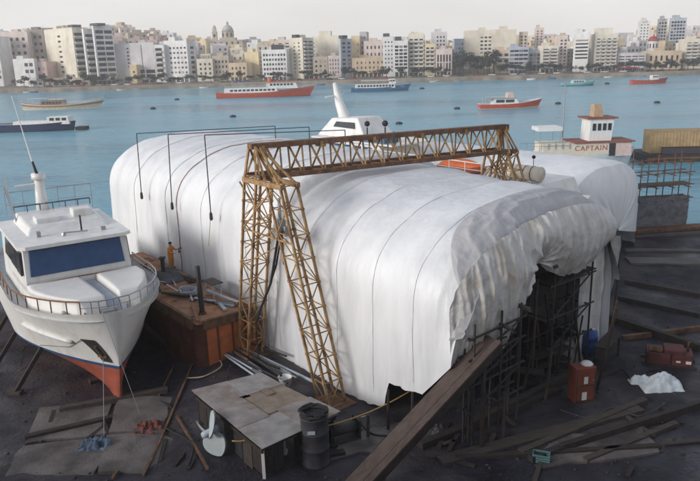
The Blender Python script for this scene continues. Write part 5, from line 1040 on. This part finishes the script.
# drum with coils
pg = ground(316, 462); dh = aty(313, 414, pg.y).z - pg.z; t = thing('oil_drum', 'dark drum topped with a tangle of cable in front of the plywood shelter', 'drum', (pg.x, pg.y, pg.z - .02)); 
MB().lathe([(.55, 0), (.58, .03), (.56, .08), (.56, dh * .33), (.59, dh * .33 + .04), (.56, dh * .33 + .08), (.56, dh * .66), (.59, dh * .66 + .04), (.56, dh * .66 + .08), (.56, dh - .06), (.6, dh - .02), (.55, dh), (.1, dh - .02)], 20).build('body', mat('dark_drum', (.05, .05, .06), .6, .3, 3), t, True)
MB().tube([((.5 + .1 * math.sin(i * 1.9)) * math.cos(i * .5), (.5 + .12 * math.cos(i * 1.3)) * math.sin(i * .5), dh + .06 + .07 * math.sin(i * .9) + i * .002) for i in range(60)], .055, 5).build('cable_coil', blk, t, True)
MB().box((-.1, -.58, dh - .5), (.3, .03, .14)).build('rag', ltgrey, t)
pg = ground(343, 440); t = thing('winch', 'grey steel winch with drum and side plates right of the dark drum', 'winch', (pg.x, pg.y, pg.z), R(25))
MB().b2(-.7, .7, -.4, .4, 0, .12).b2(-.7, -.62, -.35, .35, .12, .9).b2(.62, .7, -.35, .35, .12, .9).build('frame', dark, t); MB().tube([(-.62, 0, .55), (.62, 0, .55)], .25, 12).build('cable_drum', wire_m, t, True); MB().tube([(.7, 0, .55), (.9, 0, .55), (.9, .0, .85), (1.1, 0, .85)], .03, 5).build('crank', steel, t)
pg = ground(296, 453); t = thing('steel_bracket', 'white bracket block under the near corner of the plywood shelter', 'bracket', (pg.x - .6, pg.y, pg.z)); MB().b2(-.18, .18, -.15, .15, 0, .75).b2(-.25, .25, -.2, .2, 0, .1).build('body', pm_, t, bev=.03)
# pipes
p0, p1 = ground(214, 343), ground(284, 384); dv = (p1 - p0)
for i in range(18):
    a = rb.uniform(-.05, .3); o0 = Vector((rb.uniform(-.9, .7), rb.uniform(-.7, .6), .2 + .07 * (i % 4))); L = rb.uniform(.6, .95)
    q0 = p0 + dv * a + o0; q1 = q0 + dv * L + Vector((rb.uniform(-.7, .7), rb.uniform(-.7, .7), rb.uniform(-.05, .2))); o = MB().tube([(0, 0, 0), q1 - q0], rb.uniform(.045, .085), 7).build('steel_pipe', [steel, ltgrey, rustd, dark][i % 4], None, loc=q0); tag(o, '%s pipe lying in the loose heap between barge and plywood shelter' % ['shiny', 'pale', 'rusty', 'dark'][i % 4], 'pipe', '%s pipes in the heap by the barge' % ['shiny', 'pale', 'rusty', 'dark'][i % 4])
pg = ground(279, 389); t = thing('white_bucket', 'small white tub at the back corner of the plywood shelter', 'tub', (pg.x + .3, pg.y + .3, pg.z + .0)); MB().lathe([(.28, 0), (.34, .5), (.37, .52), (.33, .5), (.3, .1)], 14).build('tub', white, t, True)
# dark gangway beam
_g = st(493, 339, k=.1, s0=15.25); ga, gbp = at(371, 470, 1.9), W(*_g); d = (gbp - ga); L = d.length; t = thing('gangway', 'dark heavy timber gangway sloping up to the shelter mouth', 'gangway', ga, math.atan2(d.y, d.x)); el = math.atan2(d.z, math.hypot(d.x, d.y))
tr = lambda x, y, z: Vector((x * math.cos(el) - z * math.sin(el), y, x * math.sin(el) + z * math.cos(el)))
def tb(b, x0, x1, y0, y1, z0, z1): return b.add([tr(x, y, z) for z in (z0, z1) for x, y in ((x0, y0), (x1, y0), (x1, y1), (x0, y1))], [(3, 2, 1, 0), (4, 5, 6, 7), (0, 1, 5, 4), (1, 2, 6, 5), (2, 3, 7, 6), (3, 0, 4, 7)])
gm = mat('dark_gangway', (.085, .060, .05), .75, .3, 3, .4, 15, stretch=(.3, 2, 2), dirt=(.12, .09, .08), dirt_amt=.6)
for k in range(3): tb(MB(), -5, L, -.50 + k * .34, -.17 + k * .34, 0, .08 + .01 * (k % 2)).build('plank', gm, t)
b = MB(); tb(b, -5, L - .05, -.46, -.36, -.38, 0); tb(b, -5, L - .05, .36, .46, -.38, 0); b.build('side_beam', darkwood, t)
for k in range(8): tb(MB(), .8 + k * 1.2, .9 + k * 1.2, -.36, .36, -.2, -.01).build('cross_beam', darkwood, t)
MB().beam((L * math.cos(el) * .86, -.4, -1.5), (L * math.cos(el) * .86, -.4, L * math.sin(el) * .86 - .3), .14, .14).beam((L * math.cos(el) * .86, .4, -1.5), (L * math.cos(el) * .86, .4, L * math.sin(el) * .86 - .3), .14, .14).build('support_leg', darkwood, t)
# yellow rope with posts
pa, pb, pc_ = at(264, 432, 2.4), at(338, 423, 2.15), at(436, 381, 2.3)
def sagline(name, label, pts, r, m_, sag=.15):
    o0 = Vector(pts[0]); P = []
    for a, c in zip(pts, pts[1:]):
        for i in range(10): f = i / 10; q_ = Vector(a).lerp(Vector(c), f); q_.z -= sag * 4 * f * (1 - f); P.append(q_ - o0)
    P.append(Vector(pts[-1]) - o0); o = MB().tube(P, r, 5).build(name, m_, None, loc=o0, smooth=True); return tag(o, label, 'rope')
sagline('yellow_rope', 'yellow rope line strung across the yard in front of the white wall', [at(232, 441, 2.1), pa, pb, at(412, 390, 2.25), pc_], .03, yrope)
for px, py, hgt, lb in ((388, 431, 2.0, 'dark post in the notch under the shelter hem'), (412, 420, 1.5, 'short grey post carrying the yellow rope'), (368, 438, 1.1, 'low stake carrying the yellow rope left of the gangway')):
    pg = ground(px, py); t = thing('wooden_stake', lb, 'post', pg); MB().tube([(0, 0, -.1), (.03, 0, hgt)], .07, 6, .06).build('stake', darkwood if hgt > 1.8 else wood, t)
# objects inside the mouth and at right
pg = ground(583, 402); t = thing('red_cabinet', 'orange red steel cabinet with two white labels and a white cap on top', 'cabinet', (pg.x, pg.y + .35, pg.z - .02), R(12)); rc = mat('red_orange_paint', (.20, .055, .035), .65, .2, 2, dirt=(.12, .05, .04))
MB().b2(-.52, .52, -.35, .35, 0, 1.75).build('body', rc, t, bev=.04); MB().b2(-.46, .46, -.358, -.352, .82, .86).b2(-.46, .46, -.358, -.352, .06, .1).b2(-.46, -.43, -.358, -.352, .1, 1.7).b2(.43, .46, -.358, -.352, .1, 1.7).build('door_seam', dark, t); MB().tube([(.36, -.36, .9), (.36, -.42, .92), (.36, -.42, 1.1), (.36, -.36, 1.12)], .02, 6).build('handle', steel, t); MB().b2(-.1, .1, -.37, -.345, .95, 1.3).build('label_plate', white, t); MB().b2(-.16, .08, -.37, -.345, .12, .52).build('label_plate', white, t)
MB().lathe([(.28, 0), (.3, .05), (.2, .14), (.05, .16)], 12, (.2, 0, 1.75)).build('cap', white, t, True)
pg = ground(589, 352); t = thing('blue_drum', 'blue plastic drum standing behind the red cabinet', 'drum', pg); MB().lathe([(.36, 0), (.4, .04), (.41, .4), (.44, .45), (.41, .5), (.41, .85), (.44, .9), (.4, .95), (.38, 1.25), (.3, 1.3), (.05, 1.3)], 18).build('body', mat('blue_plastic', (.03, .09, .30), .45, .1), t, True); MB().lathe([(.1, 1.3), (.1, 1.36), (.05, 1.37)], 10, (.15, 0, 0)).build('bung', white, t)
pg = ground(566, 358); t = thing('tarpaulin_heap', 'grey tarpaulin bundle heaped left of the blue drum', 'tarpaulin', pg); MB().grid(lambda u, v: Vector((-.8 + 1.6 * u, -.6 + 1.2 * v, max(0, (1.1 + .6 * fbm(u * 4, v * 4, 9)) * math.sin(PI * u) ** .6 * math.sin(PI * v) ** .6))), 24, 20).build('sheet', mat('grey_brown_tarp', (.20, .185, .175), .85, .25, 3), t, True)
for i, (px, py, k, lb) in enumerate(((641, 382, .55, 'small crumpled white plastic sheet left of the larger heap'), (661, 388, .9, 'large crumpled white plastic sheet lying on the dark yard at right'))):
    pg = ground(px, py); t = thing('plastic_sheet', lb, 'plastic sheet', (pg.x, pg.y, pg.z - .03)); MB().grid(lambda u, v: Vector((k * (-1.1 + 2.2 * u), k * (-.55 + 1.1 * v + .2 * fbm(u * 3, 2, i)), max(0, k * (.75 + .55 * fbm(u * 2.6, v * 2, 20 + i, 3) + .07 * fbm(u * 11, v * 9, 3)) * math.sin(PI * u) ** .5 * math.sin(PI * v) ** .5))), 30, 22).build('sheet', mat('blue_white_plastic', (.62, .68, .72), .45, .05, 2, .3, 6), t, True)
pg = ground(668, 363); t = thing('red_machine', 'faded red machine body on dark skids at the right edge', 'machine', (pg.x, pg.y, pg.z), R(-20)); t.scale = (1, 1, .62); MB().b2(-1.1, 1.1, -.6, .6, .2, 1.15).b2(-.3, .7, -.5, .5, 1.15, 1.5).build('body', mat('faded_red', (.11, .03, .03), .7, .35, 2, dirt=(.035, .025, .025), dirt_amt=.8), t, bev=.06); MB().b2(-1.3, 1.3, -.55, -.35, 0, .2).b2(-1.3, 1.3, .35, .55, 0, .2).build('skid', dark, t); MB().tube([(-1.0, -.25, 1.35), (-.95, -.25, 1.35), (-.4, -.25, 1.35), (-.35, -.25, 1.35)], .24, 12).build('tank', rustd, t, True); MB().tube([(.9, .2, 1.1), (.9, .2, 1.9), (1.0, .2, 2.0)], .06, 8).build('exhaust', rustd, t, True); MB().tube([(-1.05, -.7, .3), (-1.05, -.7, 1.3), (1.05, -.7, 1.3), (1.05, -.7, .3)], .03, 6).tube([(0, -.7, 1.3), (0, -.7, .3)], .025, 6).build('guard_rail', dark, t); MB().b2(.75, 1.0, -.62, -.6, .5, .75).b2(.3, .5, -.62, -.6, .55, .7).build('label_plate', white, t)
pg = ground(541, 461); t = thing('teal_crate', 'pale teal crate at the bottom edge below the red cabinet', 'crate', (pg.x, pg.y, pg.z), R(-20)); t.scale = (.68, .68, .68); b = MB(); b.b2(-.5, .5, -.3, .3, 0, .08)
for z in (.1, .26, .42): b.b2(-.5, .5, -.3, -.27, z, z + .11).b2(-.5, .5, .27, .3, z, z + .11).b2(-.5, -.47, -.27, .27, z, z + .11).b2(.47, .5, -.27, .27, z, z + .11)
b.build('slatted_body', mat('teal_plastic', (.10, .22, .23), .6, .1), t); MB().b2(-.47, -.4, -.27, -.2, .08, .53).b2(.4, .47, -.27, -.2, .08, .53).b2(-.47, -.4, .2, .27, .08, .53).b2(.4, .47, .2, .27, .08, .53).build('corner_post', mat('teal_plastic', (.16, .33, .34), .6, .1), t)
# shores and poles in the mouth
for px, py, hgt, lean, m_, lb in ((531, 382, 5.4, .1, wood, 'tall pale timber shore standing in the middle of the mouth'), (506, 408, 3.6, -.1, darkwood, 'dark timber shore right of the gangway head'), (521, 400, 3.0, .5, darkwood, 'leaning dark shore beside the pale one'), (545, 402, 2.6, .2, wood, 'short pale pole stuck upright before the scaffold'), (556, 372, 4.2, -.7, darkwood, 'dark shore leaning left under the swag'), (571, 380, 3.4, .4, dark, 'thin dark pole left of the red cabinet'), (503, 440, 2.2, 0., wood, 'thin pale stake in the lower right yard'), (612, 338, 6.0, .1, dark, 'dark pole at the right jamb of the mouth')):
    pg = ground(px, py); t = thing('timber_prop', lb, 'prop', pg); MB().tube([(0, 0, -.1), (lean, .1, hgt)], .075 if m_ != dark else .05, 6).build('pole', m_, t); MB().box((0, 0, .04), (.4, .4, .1)).build('pad', darkwood, t)
rc2 = random.Random(21)
for i in range(12):
    px, py = rc2.uniform(500, 600), rc2.uniform(340, 395); pg = ground(px, py); hgt = rc2.uniform(2, 4.8); lx, ly = rc2.uniform(-1.3, 1.3), rc2.uniform(-.6, .6)
    o = MB().tube([(0, 0, -.1), (lx, ly, hgt)], rc2.uniform(.045, .08), 6).build('timber_prop', darkwood if i % 3 else rustd, None, loc=pg); tag(o, 'dark leaning pole among the clutter in the shelter mouth', 'prop', 'dark leaning poles in the shelter mouth')
for i, (px, py, rz, L, hh, lb) in enumerate(((548, 372, .5, 2.6, 1.1, 'dark trestle bench in the shelter mouth left of the tarpaulin bundle'), (520, 388, -.3, 2.2, .9, 'dark trestle bench right of the gangway head'), (606, 362, .9, 2.4, 1.2, 'dark trestle bench behind the red cabinet'))):
    pg = ground(px, py); t = thing('trestle', lb, 'trestle', pg, rz)
    MB().b2(-L / 2, L / 2, -.35, .35, hh, hh + .07).b2(-L / 2, L / 2, -.3, .3, hh * .45, hh * .45 + .05).build('top', darkwood, t)
    for x in (-L / 2 + .15, L / 2 - .15):
        for y in (-.28, .28): MB().beam((x, y, 0), (x, y, hh), .09, .09).build('leg', dark, t)
for i, (a, c, wd, hh, m_, lb) in enumerate((((470, 432), (585, 372), .3, .55, darkwood, 'dark ledge beam running under the shelter mouth'), ((440, 463), (640, 410), .6, .18, wood, 'broad grey plank track at the lower right'), ((560, 452), (700, 408), .25, .4, darkwood, 'dark ledge beam at the lower right'), ((610, 322), (700, 352), .35, .5, darkwood, 'dark ledge beam behind the red machine'), ((618, 300), (700, 318), .3, .35, dark, 'dark steel ledge across the right yard'), ((625, 283), (700, 297), .25, .3, wood, 'grey timber ledge nearest the concrete ramp'), ((622, 340), (700, 330), .25, .3, rustd, 'rusty beam left of the red machine'), ((530, 462), (610, 435), .3, .3, dark, 'dark steel beam by the teal crate'))):
    p0, p1 = ground(*a), ground(*c); o = MB().beam((0, 0, 0), p1 - p0, wd, hh).build('timber_baulk', m_, None, loc=p0 + Vector((0, 0, hh * .4)), bev=.02); tag(o, lb, 'timber')
# long timbers, rails, loose boards on the ground
for i, (a, c, wd, hh, m_, lb) in enumerate(((((420, 448), (560, 392), .35, .3, darkwood, 'long dark baulk on the ground right of the gangway'), ((520, 455), (645, 402), .3, .25, wood, 'long pale timber crossing the lower right yard'), ((455, 460), (660, 448), .25, .2, darkwood, 'dark timber along the bottom right edge'), ((585, 462), (676, 425), .28, .2, wood, 'pale timber at the bottom right corner'), ((60, 412), (168, 392), .35, .3, wood, 'pale baulk lying below the yacht forefoot'), ((25, 440), (120, 418), .3, .25, darkwood, 'dark baulk at the lower left'), ((345, 455), (300, 462), .3, .25, darkwood, 'short dark baulk before the drum')))):
    p0, p1 = ground(*a), ground(*c); o = MB().beam((0, 0, 0), p1 - p0, wd, hh).build('timber_baulk', m_, None, loc=p0 + Vector((0, 0, hh * .4)), bev=.02); tag(o, lb, 'timber')
for i, (a, c) in enumerate((((150, 465), (195, 360)), ((120, 470), (172, 372)), ((205, 466), (178, 420)))):
    p0, p1 = ground(*a), ground(*c); d = (p1 - p0); P = [p0 + d * (k / 12 * 1.15 - .1) for k in range(13)]; b = MB(); b.tube([Vector((q_.x, q_.y, gz(q_.x, q_.y) + .10)) - p0 for q_ in P], .07, 4); o = b.build('slipway_rail', rustd, None, loc=p0); tag(o, ['slipway rail nearest the plywood shelter', 'slipway rail nearest the yacht', 'short broken slipway rail beside the propeller'][i], 'rail')
for i in range(26):
    px, py = (rb.uniform(40, 195), rb.uniform(405, 475)) if i % 2 else (rb.uniform(420, 700), rb.uniform(395, 478)); pg = ground(px, py); L = rb.uniform(.6, 2.2)
    o = MB().b2(-L / 2, L / 2, -.09, .09, 0, .07).build('loose_board', [darkwood, darkwood, wood, darkwood][i % 4], None, loc=pg + Vector((0, 0, .03)), rz=rb.uniform(0, 3)); tag(o, 'loose board lying on the muddy yard %s' % ('below the yacht' if i % 2 else 'at the lower right'), 'board', 'loose boards %s' % ('below the yacht' if i % 2 else 'at the lower right'))
b = MB()
for i in range(2200):
    px, py = rb.uniform(-20, 720), rb.uniform(250, 490); pg = ground(px, py)
    if not (-24 < pg.x < 30): continue
    r_ = .018 + .075 * rb.random() ** 3; b.ball(pg + Vector((0, 0, r_ * .3)), r_, 5, (rb.uniform(.6, 1.5), rb.uniform(.6, 1.5), .7))
tag(b.build('debris', mat('rubble', (.06, .053, .05), .9, .4, 2)), kind='stuff')
for px, py, lb, m_ in ((100, 448, 'blue grey rag heap at the foot of the yacht rope', mat('blue_rag', (.10, .14, .2), .9, .3, 3)), (150, 430, 'reddish net heap on the slipway below the yacht', mat('red_rag', (.17, .06, .05), .9, .3, 3)), (428, 432, 'dark cloth heap beneath the gangway', mat('dark_tarp', (.10, .10, .105), .8))):
    pg = ground(px, py); t = thing('rag_heap', lb, 'rags', pg); k = rb.uniform(.7, 1); MB().grid(lambda u, v: Vector((k * (-1 + 2 * u), k * (-.6 + 1.2 * v), max(-.02, k * (.32 + .5 * fbm(u * 6, v * 5, px, 3)) * math.sin(PI * u) ** .5 * math.sin(PI * v) ** .5))), 26, 20).build('cloth', m_, t)
pg = ground(690, 268); q = MB(); q.box((pg.x + 10, pg.y, pg.z), (28, 1.6, .3), R(-8)); q.box((pg.x + 10, pg.y + 3.2, pg.z), (26, .5, .24), R(-8))
tag(q.build('concrete_ramp_path', mat('wet_concrete', (.13, .12, .115), .85, .3, .6, .3, 8)), kind='structure')
for i, (pts_, r_, m_, lb) in enumerate((([(150, 398), (172, 410), (165, 428), (192, 446), (188, 470)], .045, blk, 'black hose snaking between the slipway rails'), ([(356, 420), (372, 436), (398, 440), (412, 456), (440, 462)], .04, blk, 'black hose beside the foot of the gangway'), ([(560, 412), (590, 420), (612, 410), (640, 418), (668, 404)], .035, wire_m, 'dark cable lying in front of the red cabinet'), ([(205, 352), (222, 366), (205, 378), (186, 380)], .04, rope_m, 'tan rope lying behind the plywood shelter'), ([(600, 380), (622, 372), (634, 384), (650, 372), (676, 376)], .04, blk, 'black hose lying behind the white plastic sheet'))):
    G_ = [ground(*p_) for p_ in pts_]; P = []
    for a in range(len(G_) - 1):
        p0, p1, p2, p3 = G_[max(a - 1, 0)], G_[a], G_[a + 1], G_[min(a + 2, len(G_) - 1)]
        for k in range(8):
            f = k / 8; q_ = .5 * (2 * p1 + (p2 - p0) * f + (2 * p0 - 5 * p1 + 4 * p2 - p3) * f * f + (3 * p1 - p0 - 3 * p2 + p3) * f ** 3); P.append(Vector((q_.x, q_.y, gz(q_.x, q_.y) + .11)) - G_[0])
    tag(MB().tube(P, r_, 6).build('hose' if r_ > .036 and m_ != rope_m else 'cable', m_, None, True, loc=G_[0]), lb, 'hose' if m_ == blk else 'rope')
q = MB(); rs = random.Random(4)
for quad in (((42, 408), (112, 402), (104, 436), (24, 444)), ((118, 402), (184, 398), (180, 432), (110, 436)), ((22, 448), (104, 440), (96, 474), (4, 480)), ((110, 440), (178, 436), (172, 474), (100, 474)), ((345, 438), (398, 424), (372, 452), (328, 462)), ((540, 440), (640, 428), (660, 452), (540, 470))):
    P = []
    for a, c in zip(quad, quad[1:] + quad[:1]):
        for f in (0, .25, .5, .75): g = ground(a[0] + (c[0] - a[0]) * f, a[1] + (c[1] - a[1]) * f); P.append((g.x + rs.uniform(-.12, .12), g.y + rs.uniform(-.12, .12)))
    zt = sum(gz(*p) for p in P) / len(P) + .085; q.prism(P, zt - .4, zt)
slab_m = mat('stained_concrete', (.135, .118, .112), .85, .4, .8, .5, 8, dirt=(.04, .034, .036), dirt_amt=.85, dscale=.7); wet(slab_m)
tag(q.build('concrete_apron', slab_m), kind='structure')
# terrace the photographer stands on
tm = mat('terrace_stone', (.36, .31, .25), .9, .25, .5, .4, 5); q = MB(); q.b2(-80, 80, -30, 1.5, -1, TERR); tag(q.build('quay_terrace', tm), kind='structure')

# ------------------------------------------------------------------ air, light
hb = MB(); hb.b2(-1000, 1100, -45, 930, -4, 95); hm = bpy.data.materials.new('sea_haze'); hm.use_nodes = True; nt = hm.node_tree
for n_ in list(nt.nodes): nt.nodes.remove(n_)
om = nt.nodes.new('ShaderNodeOutputMaterial'); pv = nt.nodes.new('ShaderNodeVolumePrincipled'); pv.inputs['Density'].default_value = HAZE; pv.inputs['Color'].default_value = (.93, .92, .92, 1); pv.inputs['Anisotropy'].default_value = .3
nt.links.new(pv.outputs[0], om.inputs['Volume']); tag(hb.build('haze', hm), kind='stuff')
SUN_EL, SUN_AZ = R(17), Vector((-.86, -.51))      # direction towards the sun in plan
sd = bpy.data.lights.new('sun', 'SUN'); sd.energy = SUNE; sd.angle = R(20); sd.color = (1, .98, .95); so = bpy.data.objects.new('sun', sd); C.objects.link(so); so.location = (-40, -30, 60)
tos = Vector((SUN_AZ.normalized().x * math.cos(SUN_EL), SUN_AZ.normalized().y * math.cos(SUN_EL), math.sin(SUN_EL))); so.rotation_euler = tos.to_track_quat('Z', 'Y').to_euler()
wd = bpy.data.worlds.new('World'); S.world = wd; wd.use_nodes = True; nt = wd.node_tree; N = nt.nodes; Lk = nt.links.new; bgn = N['Background']
sk = N.new('ShaderNodeTexSky'); sk.sky_type = 'NISHITA'; sk.sun_disc = False; sk.sun_elevation = SUN_EL; sk.sun_rotation = math.atan2(SUN_AZ.x, SUN_AZ.y); sk.air_density = 1.0; sk.dust_density = 2.5; sk.ozone_density = 1
tc = N.new('ShaderNodeTexCoord'); nz = N.new('ShaderNodeTexNoise'); nz.inputs['Scale'].default_value = 2.2; nz.inputs['Detail'].default_value = 6; mp = N.new('ShaderNodeMapping'); mp.inputs['Scale'].default_value = (1, 1, 4)
Lk(tc.outputs['Generated'], mp.inputs['Vector']); Lk(mp.outputs[0], nz.inputs['Vector']); mr = N.new('ShaderNodeMapRange'); mr.inputs['From Min'].default_value = .35; mr.inputs['From Max'].default_value = .7; mr.inputs['To Min'].default_value = CLOUD0; mr.inputs['To Max'].default_value = CLOUD1; Lk(nz.outputs['Fac'], mr.inputs['Value'])
sp = N.new('ShaderNodeSeparateXYZ'); Lk(tc.outputs['Generated'], sp.inputs[0]); m2 = N.new('ShaderNodeMapRange'); m2.inputs['From Min'].default_value = .0; m2.inputs['From Max'].default_value = .8; m2.inputs['To Min'].default_value = .92; m2.inputs['To Max'].default_value = .1; Lk(sp.outputs['Z'], m2.inputs['Value'])
ad = N.new('ShaderNodeMath'); ad.use_clamp = True; Lk(mr.outputs[0], ad.inputs[0]); Lk(m2.outputs[0], ad.inputs[1])
mx = N.new('ShaderNodeMix'); mx.data_type = 'RGBA'; Lk(ad.outputs[0], mx.inputs['Factor']); Lk(sk.outputs[0], mx.inputs['A']); mx.inputs['B'].default_value = CLOUDC; Lk(mx.outputs['Result'], bgn.inputs['Color']); bgn.inputs['Strength'].default_value = SKYS
S.render.engine = 'CYCLES'; S.cycles.max_bounces = 6; S.cycles.diffuse_bounces = 3; S.cycles.glossy_bounces = 3; S.cycles.volume_bounces = 0; S.cycles.use_denoising = True
S.view_settings.view_transform = 'Standard'; S.view_settings.look = 'None'; S.view_settings.gamma = 1; S.view_settings.exposure = EXPO; S.view_settings.use_curve_mapping = False
